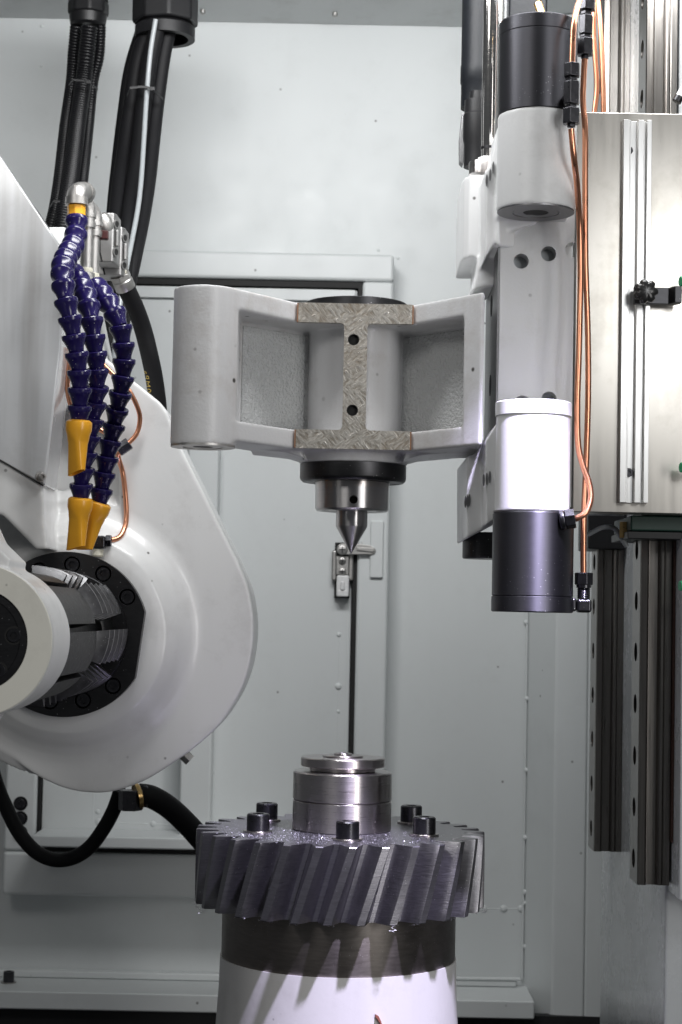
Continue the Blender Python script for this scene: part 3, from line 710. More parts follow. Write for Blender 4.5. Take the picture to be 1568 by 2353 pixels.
# end bore under the upper boss
obj('boss_underside', MB().ring((uc.x, -0.19, zu_b - 0.0012), (0, 0, 1), 0.0245, UR - 0.001, 0.002, 64), SIDEM, brk)
obj('boss_bush', MB().ring((uc.x, -0.19, zu_b - 0.0009), (0, 0, 1), 0.0135, 0.0238, 0.002, 48), SIDEM, brk)
obj('boss_bore', MB().cyl((uc.x, -0.19, zu_b - 0.0003), (uc.x, -0.19, zu_b + 0.001), 0.0136, n=32), GASKET, brk)
zt_ = Z_(1233, 55, -0.19); zs_ = Z_(1233, 88, -0.19)
obj('upper_cylinder', MB().lathe([(UR, zu_t + 0.0002), (UR, zs_ - 0.0006), (UR - .0008, zs_), ], (uc.x, -0.19, 0), n=128), BLACKS, brk)
obj('upper_cylinder_cap', MB().lathe([(UR - .0004, zs_ + 0.0002), (UR, zs_ + 0.0008), (UR, zt_ - 0.0012), (UR - 0.0012, zt_)], (uc.x, -0.19, 0), n=128), BLACKS, brk)
obj('joint_seal', MB().ring((lc.x, -0.19, zl_b - 0.0003), (0, 0, 1), LR - 0.004, LR + 0.0016, 0.0016, 96), SIDEM, brk)
zb_ = Z_(1224, 1407, -0.19); zq_ = Z_(1224, 1371, -0.19); bc = P(1224.5, 1290, -0.19)
obj('lower_cylinder', MB().lathe([(LBR - 0.0008, zq_ + 0.0003), (LBR, zq_ + 0.001), (LBR, zl_b - 0.0018), (LBR - 0.001, zl_b - 0.0006)], (bc.x, -0.19, 0), n=128), BLACKS, brk)
obj('lower_cylinder_cap', MB().lathe([(LBR - 0.001, zb_), (LBR + .0004, zb_ + 0.001), (LBR + .0004, zq_ - 0.0005), (LBR - 0.0005, zq_)], (bc.x, -0.19, 0), n=128), BLACKS, brk)
p = P(1118, 1262, -0.02)
obj('rear_piston', MB().lathe([(0.030, Z_(1100, 1284, -.02)), (0.031, Z_(1100, 1281, -.02)), (0.031, Z_(1100, 1225, -.02))], (X_(1063, 1260, -.02) + 0.031, -0.02, 0), n=64), BLACKM, brk)

# black spindle column and chromed rod beyond the upper cylinder
scol = thing('black_column', 'black lacquered stepped column left of the chromed rod', 'column', P(1085, 375, 0.08))
cx_ = P(1098, 200, 0.12).x
obj('shaft', MB().lathe([(0.0205, Z_(1080, 250, .12)), (0.0205, Z_(1080, 195, .12)), (0.0215, Z_(1080, 192, .12)), (0.0215, Z_(1080, 155, .12)), (0.0208, Z_(1080, 150, .12)), (0.0208, Z_(1080, -40, .12))], (cx_, 0.12, 0), n=40), CASTBLK, scol)
cx2 = P(1098, 300, 0.05).x
obj('collar', MB().lathe([(0.0162, Z_(1090, 385, .05)), (0.0162, Z_(1090, 332, .05)), (0.0176, Z_(1090, 322, .05)), (0.0176, Z_(1090, 265, .05)), (0.0162, Z_(1090, 262, .05)), (0.0162, Z_(1090, 232, .05)), (0.0105, Z_(1090, 229, .05)), (0.0105, Z_(1090, 212, .05))], (cx2, 0.05, 0), n=40), NYLON, scol)
pp = [P(x, y, 0.09) for x, y in ((1062, 262), (1072, 255), (1072, 340), (1064, 380), (1056, 372), (1056, 320))]
obj('guide_plate', MB().prism([(p.x, p.z) for p in pp], 0.09, 0.105, 'y'), SIDEM, scol, bevel=0.001)
rod = thing('chromed_rod', 'polished chromed rod standing beside the black upper cylinder', 'rod', P(1122, 385, -0.05))
rc = P(1126, 200, -0.05)
rz0 = Z_(1122, 346, -.05)
obj('rod_shaft', MB().lathe([(0.0085, Z_(1122, 378, -.05)), (0.0085, rz0), (0.0086, rz0 + 0.0005), (0.0086, rz0 + 0.012), (0.0088, rz0 + 0.0125), (0.0088, 0.80)], (rc.x, -0.05, 0), n=64), CHROME, rod)
obj('rod_seal', MB().ring((rc.x, -0.05, rz0 + 0.001), (0, 0, 1), 0.0086, 0.0092, 0.003, 48), BLACKM, rod)
obj('rod_nut', MB().lathe([(0.0155, Z_(1100, 402, -.05)), (0.0155, Z_(1100, 376, -.05)), (0.0148, Z_(1100, 373, -.05))], (rc.x - 0.007, -0.05, 0), n=48), STEEL, rod)
obj('white_washer', MB().lathe([(0.0110, Z_(1100, 372.5, -.05)), (0.0110, Z_(1100, 362, -.05))], (rc.x - 0.001, -0.05, 0), n=6), WHITEP, rod)
rod2 = obj('polished_shaft', MB().cyl((X_(1140, 100, -.01), -0.01, Z_(1140, 400, -.01)), (X_(1140, 100, -.01), -0.01, 0.80), 0.0095, n=48), CHROME)
tag(rod2, 'second polished shaft half hidden behind the front chromed rod', 'rod')
p0, p1 = P(1170, 70, 0.06), P(1263, -60, 0.06)
blk = thing('ram_slide', 'black lacquered slide block behind the upper cylinder at the top edge', 'slide', (p0.x, 0.06, p0.z))
obj('slide_body', MB().box((p0.x, 0.06, p0.z - 0.03), (X_(1240, 20, .06), 0.14, 0.85)), CASTBLK, blk, bevel=0.003)
obj('lug', MB().box((X_(1240, 20, .06) + 0.0003, 0.07, Z_(1240, 30, .06)), (X_(1261, 20, .06), 0.13, 0.85)), CASTBLK, blk, bevel=0.004)
p0 = P(1152, 60, 0.10)
tag(obj('dark_cover_strip', MB().box((X_(1147, 60, .10), 0.10, Z_(1150, 90, .1)), (X_(1169, 60, .10), 0.16, 0.86)), SIDEM, bevel=0.002), 'dark narrow cover strip between polished shaft and black slide block', 'cover')
pf = P(1278, 62, -0.19)
fit = thing('hose_fitting', 'zinc hose fitting with yellow hose on the upper cylinder cap', 'fitting', P(1246, 62, -0.16))
pz = Vector((X_(1251, 60, -.16), -0.16, zt_ + 0.0003))
obj('nut', MB().hexnut(pz, pz + Vector((0, 0, 0.011)), 0.0105), ZINC, fit, bevel=0.0008)
obj('hose_stub', MB().cyl(pz + Vector((0, 0, 0.0112)), pz + Vector((-0.006, 0.01, 0.035)), 0.0048, n=20), BRASS, fit)

# ------------------------------------------------------------------ column with linear guideways
xr = X_(1470, 1600, -0.03)
XCOL = xr + 0.036
colm = thing('machine_column', 'pale grey machine column face behind the guide rails', 'column', (XCOL + 0.2, 0.2, -1.0))
obj('column_casting', MB().box((XCOL, -0.005, -1.0), (1.0, 0.50, zc + 0.3)), COLP, colm, bevel=0.004)
xq = X_(1553, 1700, -0.045)
obj('front_cover', MB().box((xq, -0.075, Z_(1556, 2062, -.045)), (1.0, -0.0055, zc + 0.3)), COLP, colm, bevel=0.003)
obj('joint_strip', MB().box((XCOL + 0.0003, -0.038, Z_(1546, 1935, -.03)), (xq - 0.0005, -0.0056, Z_(1546, 1240, -.03))), RUST, colm)
def rail_poly(yf, w):
    h = 0.0355
    a = [(0, .004), (.001, .0015), (.0075, 0), (.0095, .002), (.0105, .0055), (.020, .0055), (.0225, .002), (.024, .0008), (.0265, .0008), (.0275, .002), (.0290, .0008), (h, .0008)]
    return [(xr + x, yf + y) for x, y in a] + [(xr + x, yf + w - y) for x, y in a[::-1]]
def rail(yf, w, zbot, holes_z, label):
    t = thing('guide_rail', label, 'rail', (xr + 0.018, yf + w / 2, zbot), 'guide rails on the column')
    cut = MB()
    for z in holes_z: cut.cyl((xr - 0.01, yf + w / 2, z), (xr + 0.014, yf + w / 2, z), 0.0108, n=28)
    obj('rail_body', baked(MB().prism(rail_poly(yf, w), zbot, zc - 0.004), [cut], ang=20), RAILM, t)
    for z in holes_z: obj('bolt', MB().ring((xr + 0.0138, yf + w / 2, z), (-1, 0, 0), 0.004, 0.0106, 0.005, 20), BOLTM, t)
    return t
zh = [Z_(1459, y, 0.0) for y in (1264, 1381, 1498, 1617, 1736, 1854, 1972)]; dzr = (zh[0] - zh[-1]) / 6
zh += [zh[0] + dzr * k for k in range(1, 12)]
rail(-0.03, 0.060, Z_(1485, 2034, -.03), [z for z in zh if z < zc - 0.02], 'near steel guide rail, longer one with round bolt holes')
zh = [Z_(1364, y, 0.35) for y in (1292, 1394, 1495, 1597, 1698, 1800, 1903)]; dzr = (zh[0] - zh[-1]) / 6
zh += [zh[0] + dzr * k for k in range(1, 12)]
rail(0.32, 0.060, Z_(1380, 1957, .32), [z for z in zh if z < zc - 0.02], 'far steel guide rail, shorter one ending higher up')
sc = thing('scale_strip', 'dark slotted strip on the column between the two guide rails', 'strip', (XCOL - 0.004, 0.13, Z_(1440, 1960, .13)))
zs0 = Z_(1440, 1940, .13)
obj('strip_body', MB().box((XCOL - 0.010, 0.115, zs0), (XCOL - 0.0004, 0.15, zc - 0.005)), RAILD, sc)
for k in range(30):
    z = zs0 + 0.02 + k * 0.048
    if z > zc - 0.05: break
    obj('slot', MB().box((XCOL - 0.0112, 0.12, z), (XCOL - 0.0098, 0.145, z + 0.022)), GASKET, sc)

# ------------------------------------------------------------------ nickel slide plate with T-slot strip
YS = -0.105
sx0 = X_(1322, 700, YS)
sz1, sz0 = Z_(1450, 259, YS), Z_(1450, 1179, YS)
sld = thing('slide_plate', 'brushed nickel slide plate beside the copper pipes', 'slide plate', (sx0 + 0.1, YS, sz0))
obj('plate', MB().box((sx0, YS, sz0), (0.62, YS + 0.03, sz1)), NICKEL, sld, bevel=0.0012)
obj('carriage', MB().box((sx0 + 0.006, YS + 0.0304, sz0 + 0.006), (xr - 0.004, 0.06, sz1 - 0.25)), COLP, sld, bevel=0.004)
obj('bearing_block', MB().box((X_(1442, 1200, -.05), YS + 0.0306, Z_(1470, 1222, -.05)), (0.55, 0.05, sz0 - 0.0004)), DGREEN, sld, bevel=0.002)
obj('end_seal', MB().box((X_(1436, 1200, -.05), YS + 0.034, Z_(1470, 1240, -.05)), (0.55, 0.05, Z_(1470, 1223, -.05))), NYLON, sld, bevel=0.001)
obj('rear_bearing_block', MB().box((X_(1352, 1200, .30), 0.30, Z_(1400, 1262, .30)), (XCOL - 0.002, 0.40, sz0 + 0.06)), NYLON, sld, bevel=0.002)
tx0, tx1 = X_(1426, 700, YS), X_(1491, 700, YS); tw_ = tx1 - tx0
prof = [(0, 0), (0, -.010), (.22, -.010), (.22, -.0085), (.27, -.0085), (.27, -.003), (.50, -.003), (.50, -.0085), (.52, -.010), (.72, -.010), (.72, -.003), (.80, -.003), (.83, -.003), (.83, -.010), (1, -.010), (1, 0)]
tsl = thing('t_slot_strip', 'long aluminium T-slot strip mounted on the nickel plate', 'strip', (tx0, YS - 0.005, Z_(1458, 1155, YS)))
obj('extrusion', MB().prism([(tx0 + x * tw_, YS - 0.0003 + y) for x, y in prof], Z_(1458, 1155, YS - .01), Z_(1458, 275, YS - .01)), ALU, tsl, bevel=0.0004, seg=1)
m4 = cap_screw_mesh(0.0048, 0.004)
for y in (347, 1086): inst('screw', m4, BOLTM, tsl, orient(P(1444, y, YS - .0035), (0, -1, 0)))
kn = thing('clamp_knob', 'black lobed knob clamping a black bar on the T-slot strip', 'knob', P(1482, 690, YS - 0.03))
a, b = P(1456, 700, YS - .012), P(1556, 664, YS - .012)
cl_ = MB().prism([(a.x, YS - .0105), (a.x, YS - .019), (X_(1530, 680, YS), YS - .019), (X_(1540, 680, YS), YS - .030), (X_(1556, 680, YS), YS - .030), (X_(1556, 680, YS), YS - .020), (X_(1545, 680, YS), YS - .0105)], a.z, b.z)
obj('clamp_bar', cl_, BLACKM, kn, bevel=0.0008)
kp = []
kc = P(1482, 672, YS - 0.032)
for k in range(84):
    q = 2 * PI * k / 84; r = 0.0135 - 0.0026 * abs(math.sin(3.5 * q)) ** 5; kp.append((r * math.cos(q), r * math.sin(q)))
km = MB(); vs = []; fs = []
for s_, y in ((.86, 0), (1, -.002), (1, -.007), (.9, -.010), (.68, -.0118), (.35, -.0126), (.05, -.0128)):
    for x, z in kp: vs.append((kc.x + x * s_, kc.y + y, kc.z + z * s_))
for i in range(6):
    for k in range(84): fs.append((i * 84 + k, i * 84 + (k + 1) % 84, (i + 1) * 84 + (k + 1) % 84, (i + 1) * 84 + k))
fs.append(tuple(range(84))); fs.append(tuple(range(504, 588)))
obj('knob_head', km.add(vs, fs), plastic('knob_plastic', (0.02, 0.02, 0.02), 0.25, 0.1, 0.05), kn, ang=50)
obj('knob_stem', MB().cyl((kc.x, YS - 0.0195, kc.z), (kc.x, kc.y - 0.0005, kc.z), 0.0075, n=24), BLACKM, kn)
for (x, y, nm) in ((1563, 646, 'green round sensor tip beside the black clamp bar'), (1564, 1074, 'green round sensor tip at the lower right of the nickel plate'), (1562, 1346, 'green round sensor tip in front of the column, below the plate')):
    Yg = YS - 0.03 if y < 1200 else -0.10
    p = P(x, y, Yg); t = thing('green_sensor', nm, 'sensor', p, 'green sensor tips at the right edge')
    obj('tip', MB().cyl(p, p + Vector((0.010, 0.002, 0)), 0.0055, n=24), GREEN, t, bevel=0.0006)
    obj('cable', MB().cyl(p + Vector((0.0102, 0.002, 0)), p + Vector((0.05, 0.01, -0.004)), 0.003, n=16), NYLON, t)
p = P(1556, 232, -0.13); sn = thing('sensor_plug', 'small white plug with black end at the right edge above the plate', 'plug', p)
dd = Vector((0.018, 0.0, 0.03)).normalized()
obj('plug_body', MB().cyl(p + dd * 0.0055, p + dd * 0.04, 0.0048, n=20), WHITEP, sn); obj('plug_end', MB().cyl(p - dd * 0.001, p + dd * 0.0053, 0.0052, n=20), BLACKM, sn)
# lubrication line under the slide
lub = thing('lubrication_line', 'thin grey lubrication tube with brass nut under the nickel plate', 'tube', P(1436, 1232, -0.02))
obj('tube', MB().tube(spline(pxpath([(1352, 1228, -.02), (1385, 1212, -.03), (1412, 1214, -.03), (1428, 1236, -.03), (1441, 1256, -.03)])), 0.0028, 12), GREY, lub)
p = P(1436, 1236, -0.04); obj('brass_nut', MB().hexnut(p, p + Vector((0, 0, 0.018)), 0.006), BRASS, lub)

# ------------------------------------------------------------------ copper oil pipes with black compression fittings
def fitting(parent, p0, p1, r, name='nut'): return obj(name, MB().hexnut(p0, p1, r, rot=0.3), BOLTM, parent, bevel=0.0008)
PR = 0.0031
YP = -0.165
cp1 = thing('copper_pipe', 'front copper pipe bending into the top of the lower black cylinder', 'pipe', P(1325, 1190, YP), 'copper pipes at the slide')
obj('tube', MB().tube(spline(pxpath([(1313, 296, -.245), (1319, 360, -.24), (1327, 430, -.215), (1332, 520, -.19), (1334, 640, -.185), (1331, 800, -.19), (1327, 930, -.195), (1329, 1020, -.20), (1340, 1070, -.205), (1354, 1110, -.21), (1358, 1145, -.215), (1348, 1176, -.22), (1328, 1190, -.22), (1318, 1193, -.215)]), 14), PR * 1.05, 18), COPPER, cp1)
p = P(1322, 1191, -.224); d = (P(1286, 1196, -.222) - p)
fitting(cp1, p, p + d * 0.62, 0.0105); obj('adapter', MB().cyl(p + d * 0.62, p + d * 1.0, 0.0105, n=24), BOLTM, cp1, bevel=0.002); obj('stub', MB().cyl(p + d * 0.85, p + d * 0.85 + Vector((-.004, .03, 0)), 0.0085, n=24), BOLTM, cp1)
p = P(1313, 296, -.245); q = P(1315, 142, -.245)
def seg(p, q, a, b): return p.lerp(q, a), p.lerp(q, b)
fitting(cp1, *seg(p, q, 0.02, 0.07), 0.0048, 'sleeve'); fitting(cp1, *seg(p, q, 0.07, 0.30), 0.0095); fitting(cp1, *seg(p, q, 0.31, 0.35), 0.0062, 'thread')
fitting(cp1, *seg(p, q, 0.36, 0.70), 0.0088, 'tee_body'); fitting(cp1, *seg(p, q, 0.71, 0.76), 0.0064, 'thread'); fitting(cp1, *seg(p, q, 0.77, 0.97), 0.0088)
a = p.lerp(q, 0.5); obj('tee_branch', MB().cyl(a, Vector((uc.x + UR * .6, -0.205, a.z)), 0.0065, n=24), BOLTM, cp1)
cp1b = obj('copper_pipe', MB().tube(spline(pxpath([(1315, 146, -.245), (1317, 90, -.24), (1320, 50, -.235), (1329, 10, -.22), (1345, -30, -.20)])), PR, 18), COPPER)
tag(cp1b, 'short copper pipe rising from the tee fitting to the top edge', 'pipe', 'copper pipes at the slide')
cp2 = thing('copper_pipe', 'right copper pipe running straight down to the black elbow', 'pipe', P(1342, 1380, YP), 'copper pipes at the slide')
obj('tube', MB().tube(spline(pxpath([(1344, 132, -.16), (1341, 190, -.16), (1340, 235, -.16), (1345, 300, -.165), (1345, 430, -.165), (1346, 600, -.165), (1351, 760, -.165), (1352, 900, -.17), (1348, 1050, -.175), (1343, 1170, -.185), (1341, 1240, -.19), (1341, 1320, -.19)]), 14), PR * 1.05, 18), COPPER, cp2)
p, q = P(1344, 136, -.16), P(1350, -30, -.16)
fitting(cp2, *seg(p, q, 0.0, 0.05), 0.0046, 'sleeve'); fitting(cp2, *seg(p, q, 0.05, 0.28), 0.0092); fitting(cp2, *seg(p, q, 0.29, 0.33), 0.0065, 'thread'); fitting(cp2, *seg(p, q, 0.34, 0.60), 0.0082, 'tee_body')
fitting(cp2, *seg(p, q, 0.61, 0.66), 0.0065, 'thread'); fitting(cp2, *seg(p, q, 0.67, 0.98), 0.0100)
p, q = P(1342, 1316, -.19), P(1341, 1410, -.19)
fitting(cp2, *seg(p, q, 0.0, 0.30), 0.0098); obj('thread', MB().lathe([(0.0062 + 0.0008 * (k % 2), k * 0.0011) for k in range(14)], p.lerp(q, .64), p - q, 24), BOLTM, cp2)
obj('collar', MB().cyl(p.lerp(q, .30), p.lerp(q, .37), 0.0078, n=24), BOLTM, cp2)
e = p.lerp(q, .80); ex = p.lerp(q, .64) + Vector((0, 0, 0))
obj('elbow', MB().box((e.x - .0078, e.y - .0078, q.z + .001), (e.x + .0078, e.y + .0078, ex.z - .0002)), BOLTM, cp2, bevel=0.003)
obj('elbow_branch', MB().box((X_(1306, 1390, -.19), e.y - .0065, q.z + .002), (e.x - .0079, e.y + .0065, q.z + .016)), BOLTM, cp2, bevel=0.0025)
for i, (l, lb_) in enumerate((([(1368, -30, -.04), (1364, 60, -.04), (1368, 130, -.04), (1372, 200, -.04), (1366, 262, -.04)], 'copper pipe behind the plate, left of the twin pipes'), ([(1372, -30, -.05), (1380, 60, -.05), (1385, 150, -.05), (1388, 262, -.05)], 'copper pipe behind the plate, right of the twin pipes'))):
    tag(obj('copper_pipe', MB().tube(spline(pxpath(l)), PR, 16), COPPER), lb_, 'pipe', 'copper pipes at the slide')

# ------------------------------------------------------------------ hob head at the left
YH = 0.135
HC = P(154, 1457, 0.10)
head = thing('hobbing_unit', 'big white painted hob head casting with a rounded lower edge', 'machine head', Vector((HC.x, 0.2, Z_(215, 1830, YH))))
ol = [(-170, 520), (150, 521), (200, 640), (235, 812), (250, 828), (368, 924), (384, 945), (420, 1035), (548, 1290), (570, 1345), (581, 1400), (584, 1450), (578, 1510), (565, 1560), (545, 1605), (505, 1665), (450, 1716), (400, 1752), (340, 1790), (275, 1815), (215, 1822), (140, 1808), (60, 1766), (0, 1705), (-60, 1640), (-170, 1600)]
k0, k1 = ol.index((548, 1290)), ol.index((0, 1705))
curve = [(v.x, v.y) for v in spline([Vector((x, y, 0)) for x, y in ol[k0:k1 + 1]], 5)]
ol = ol[:k0] + curve + ol[k1 + 1:]
op = [P(x, y, YH) for x, y in ol]
hm = MB().prism([(p.x, p.z) for p in op], YH, YH + 0.125, 'y')
pk = [P(x, y, YH) for x, y in ((128, 950), (140, 935), (225, 990), (262, 1015), (272, 1040), (276, 1180), (262, 1235), (225, 1252), (135, 1250), (112, 1235), (106, 1190))]
hm2 = baked(hm, [MB().prism([(p.x, p.z) for p in pk], 0.05, YH + 0.028, 'y')])
tmpb = MB(); tmpb.add([v.co for v in hm2.vertices], [tuple(p.vertices) for p in hm2.polygons])
tmpb.lathe([(0.178, -0.145), (0.164, -0.1352), (0.156, -0.1338), (0.147, -0.1300), (0.138, -0.1235), (0.129, -0.1150), (0.119, -0.1070), (0.108, -0.1035), (0.101, -0.1028)], (HC.x, 0, HC.z), (0, -1, 0), 96)
sp = [P(x, y, 0.04) for x, y in ((-170, 960), (101, 1110), (104, 1200), (112, 1262), (84, 1262), (60, 1236), (10, 1186), (-170, 1120))]
tmpb.prism([(p.x, p.z) for p in sp], 0.0345, 0.15, 'y')
tmpb.v = [Vector((v.x, v.y, v.z)) for v in tmpb.v]
tmpb2 = MB(); tmpb2.v = tmpb.v; tmpb2.f = tmpb.f
lath = [(0.101, 0.1025), (0.120, 0.1035), (0.128, 0.108), (0.134, 0.118), (0.141, 0.128), (0.150, 0.1335), (0.160, 0.1362), (0.170, 0.145)]
obj('head_casting', baked(tmpb2, None, 0.0021, 5), HEADP, head)
gp_ = [P(x, y, 0.03) for x, y in ((-170, 100), (0, 357), (134, 558), (146, 600), (140, 800), (104, 1118), (0, 1060), (-170, 965))]
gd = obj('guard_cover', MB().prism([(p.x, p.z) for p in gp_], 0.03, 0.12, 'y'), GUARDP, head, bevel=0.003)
sg = obj('seam_gap', MB().tube([P(-60, 1024, .0305), P(20, 1068, .0305), P(100, 1116, .0305)], 0.0009, 8), GASKET, head)
p = P(93, 1096, 0.03); obj('washer', MB().cyl(p, p + Vector((0.001, -.0015, 0)), 0.0065, n=24), ZINC, head)
inst('screw', cap_screw_mesh(0.0045, 0.007), ZINC, head, orient(p + Vector((0.001, -.0015, 0)), (0.55, -1, 0)))
# bolt and tab on the lower rim
p = P(430, 1742, YH + 0.09)
obj('rim_bolt', MB().hexnut(p + Vector((-.010, 0, .010)), p + Vector((.004, 0, -.003)), 0.008), ZINC, head)

# black face ring of the spindle
ring = thing('spindle_ring', 'black D-shaped face ring around the hob spindle with socket bolts', 'spindle ring', HC)
RRg = 0.0985
c0, c1 = P(338, 1391, .10), P(312, 1567, .10)
poly = []
dch = (c1 - c0); nch = Vector((-dch.z, 0, dch.x)).normalized()
if nch.dot(c0 - HC) < 0: nch = -nch
lim = nch.dot((c0 + c1) / 2 - HC)
for k in range(128):
    q = 2 * PI * k / 128; v = Vector((math.cos(q), 0, math.sin(q))) * RRg
    ex = nch.dot(v) - lim
    if ex > 0: v = v - nch * ex
    poly.append((HC.x + v.x, HC.z + v.z))
ringcut = [MB().cyl((HC.x, 0.05, HC.z), (HC.x, 0.2, HC.z), 0.0745, n=96)]
bpos = [P(x, y, .10) for x, y in ((170, 1298), (241, 1319), (296, 1372), (263, 1575), (195, 1608), (120, 1610), (60, 1562), (95, 1312), (30, 1380))]
bc_ = MB()
for p in bpos: bc_.cyl((p.x, 0.07, p.z), (p.x, 0.0975, p.z), 0.0098, n=28)
obj('face_ring', baked(MB().prism(poly, 0.085, 0.118, 'y'), ringcut + [bc_]), BLACKM, ring, bevel=0.003, seg=2)
obj('inner_ring', MB().ring((HC.x, 0.112, HC.z), (0, -1, 0), 0.0585, 0.0742, 0.029, 96, 0.001), BLACKM, ring)
m5 = cap_screw_mesh(0.0088, 0.010)
for p in bpos: inst('bolt', m5, BOLTM, ring, orient((p.x, 0.0970, p.z), (0, -1, 0)))
obj('spindle_face', MB().ring((HC.x, 0.117, HC.z), (0, -1, 0), 0.030, 0.058, 0.012, 96, 0.002), STEEL, ring)

# hob cutter: eight rows of rack teeth
hob = thing('hob_cutter', 'dark steel gear hob with rows of sharp teeth between ring and support', 'hob', Vector((HC.x, 0, HC.z)))
obj('hob_core', MB().cyl((HC.x, 0.100, HC.z), (HC.x, -0.34, HC.z), 0.043, n=64), HOBD, hob)
NR = 8
for k in range(NR):
    th = R(51 - 45 * k)
    mb = MB()
    ys = []; pitch = 0.0420; y = 0.085 - (k % NR) * pitch / NR * 0.35
    tip, root = 0.077, 0.0540
    prof = [(0.040, y + 0.004), (root, y + 0.004)]
    for _t in range(5):
        prof += [(root, y), (tip - .0006, y - 0.0120), (tip, y - 0.0127), (tip, y - 0.0190), (tip - .0006, y - 0.0197), (root, y - 0.0317)]
        y -= pitch
    prof += [(root, y - .002), (0.040, y - .002)]
    yend = y - .0025
    nA = 5; aw = R(30)
    hub = [(0.040, yend), (0.063, yend), (0.067, yend - .006), (0.067, -.335), (0.040, -.335)]
    vs = []; fs = []; n_ = 5
    for a in range(nA + 1):
        q = th - R(38) * a / nA
        for r, yy in hub: vs.append((HC.x + r * math.cos(q), yy, HC.z + r * math.sin(q)))
    for a in range(nA):
        for i in range(n_): fs.append((a * n_ + i, a * n_ + (i + 1) % n_, (a + 1) * n_ + (i + 1) % n_, (a + 1) * n_ + i))
    fs.append(tuple(range(n_))); fs.append(tuple(range(nA * n_, (nA + 1) * n_))[::-1])
    obj('fluted_hub', MB().add(vs, fs), HOBD, hob, ang=25)
    vs = []; fs = []; n_ = len(prof)
    for a in range(nA + 1):
        q = th - aw * a / nA
        rel = 1 - 0.05 * a / nA
        for r, yy in prof:
            r2 = r if r < 0.045 else r * rel
            vs.append((HC.x + r2 * math.cos(q), yy, HC.z + r2 * math.sin(q)))
    for a in range(nA):
        for i in range(n_):
            j = (i + 1) % n_; fs.append((a * n_ + i, a * n_ + j, (a + 1) * n_ + j, (a + 1) * n_ + i))
    fs.append(tuple(range(n_))); fs.append(tuple(range(nA * n_, (nA + 1) * n_))[::-1])
    obj('tooth_row', mb.add(vs, fs), HOBM, hob, ang=25)

# outboard support in front of the hob
sup = thing('outboard_support', 'white round outboard support with black end cover at left edge', 'support', Vector((HC.x, -0.40, HC.z - 0.07)))
OR = 0.0700
YO = -0.45
sm_ = MB()
sm_.lathe([(OR * .985, 0.0), (OR, -0.0015), (OR, -0.102), (OR * .97, -0.105)], (HC.x, YO, HC.z), (0, -1, 0), 96)
np_ = [P(x, y, -0.40) for x, y in ((-190, 850), (-40, 1000), (-34, 1140), (-24, 1205), (-6, 1245), (40, 1290), (20, 1400), (20, 1500), (40, 1588), (-6, 1630), (-26, 1670), (-34, 1730), (-80, 1850), (-190, 1900))]
sm_.prism([(p.x, p.z) for p in np_], -0.435, -0.348, 'y')
obj('support_casting', baked(sm_, None, 0.0018, 4), HEADP, sup)
obj('machined_face', MB().ring((HC.x, YO + 0.004, HC.z), (0, -1, 0), 0.0468, OR - 0.0012, 0.0062, 128, 0.0006), IVORY, sup)
cov = obj('end_cover', MB().lathe([(0.0462, 0), (0.0462, .005), (0.0452, .0062), (0.040, .0066), (0.039, .0058), (0.015, .0058)], (HC.x, YO + 0.004, HC.z), (0, -1, 0), 96), BLACKM, sup)
for q in (8, 68, -52): 
    p = Vector((HC.x + 0.0345 * math.cos(R(q)), YO - 0.0019, HC.z + 0.0345 * math.sin(R(q)))); inst('bolt', m5, BOLTM, cov, orient(p + Vector((0, .006, 0)), (0, -1, 0)) @ Matrix.Scale(0.75, 4))
    obj('counterbore', MB().ring(p, (0, -1, 0), 0.0066, 0.0085, 0.0004, 28), GASKET, cov)

# copper lubrication pipe on the head face
hp = thing('copper_pipe', 'thin copper pipe looping down the white hob head to a black elbow', 'pipe', P(225, 1260, 0.12))
obj('tube', MB().tube(spline(pxpath([(235, 835, .11), (262, 862, .11), (295, 895, .11), (316, 935, .115), (322, 965, .12), (314, 997, .12), (292, 1022, .115)])), 0.0030, 14), COPPER, hp)
obj('tube', MB().tube(spline(pxpath([(277, 1034, .115), (272, 1048, .12), (282, 1085, .13), (288, 1130, .13), (291, 1180, .13), (287, 1212, .125), (272, 1236, .115), (240, 1243, .105)])), 0.0032, 14), COPPER, hp)
obj('tube', MB().tube(spline(pxpath([(165, 800, .09), (158, 850, .09), (156, 900, .095), (168, 940, .1), (195, 967, .11), (235, 990, .115), (262, 1008, .115), (274, 1026, .115)])), 0.0030, 14), COPPER, hp)
p, q = P(298, 1018, .112), P(272, 1036, .112)
obj('nut', MB().hexnut(p, q, 0.0085), BOLTM, hp, bevel=0.001)
p = P(228, 1246, .10)
obj('elbow', MB().box((p.x - .008, p.y - .008, p.z - .0075), (p.x + .008, p.y + .008, p.z + .0078)), BOLTM, hp, bevel=0.002)
obj('nut', MB().hexnut(p + Vector((.0082, 0, .002)), p + Vector((.015, 0, .002)), 0.0078), BOLTM, hp, bevel=0.0008)
obj('thread_tape', MB().lathe([(0.006, 0), (.0068, .002), (.0062, .005), (.0067, .009)], p + Vector((-.001, 0, -.0175)), (0.05, 0, 1), 16), TAPE, hp)

# ------------------------------------------------------------------ coolant nozzles: modular hoses
def hose_segment():
    prof = [(.0072, .0005), (.0072, -.0022), (.0075, -.003), (.0092, -.0075), (.0112, -.0125), (.0117, -.0135), (.0118, -.0165), (.0114, -.0172), (.0100, -.0174), (.0088, -.0182)]
    m = MB().lathe([(r, -t) for r, t in [(a, b) for a, b in prof]], (0, 0, 0), (0, 0, 1), 28); return to_mesh('hose_segment', m, 35)
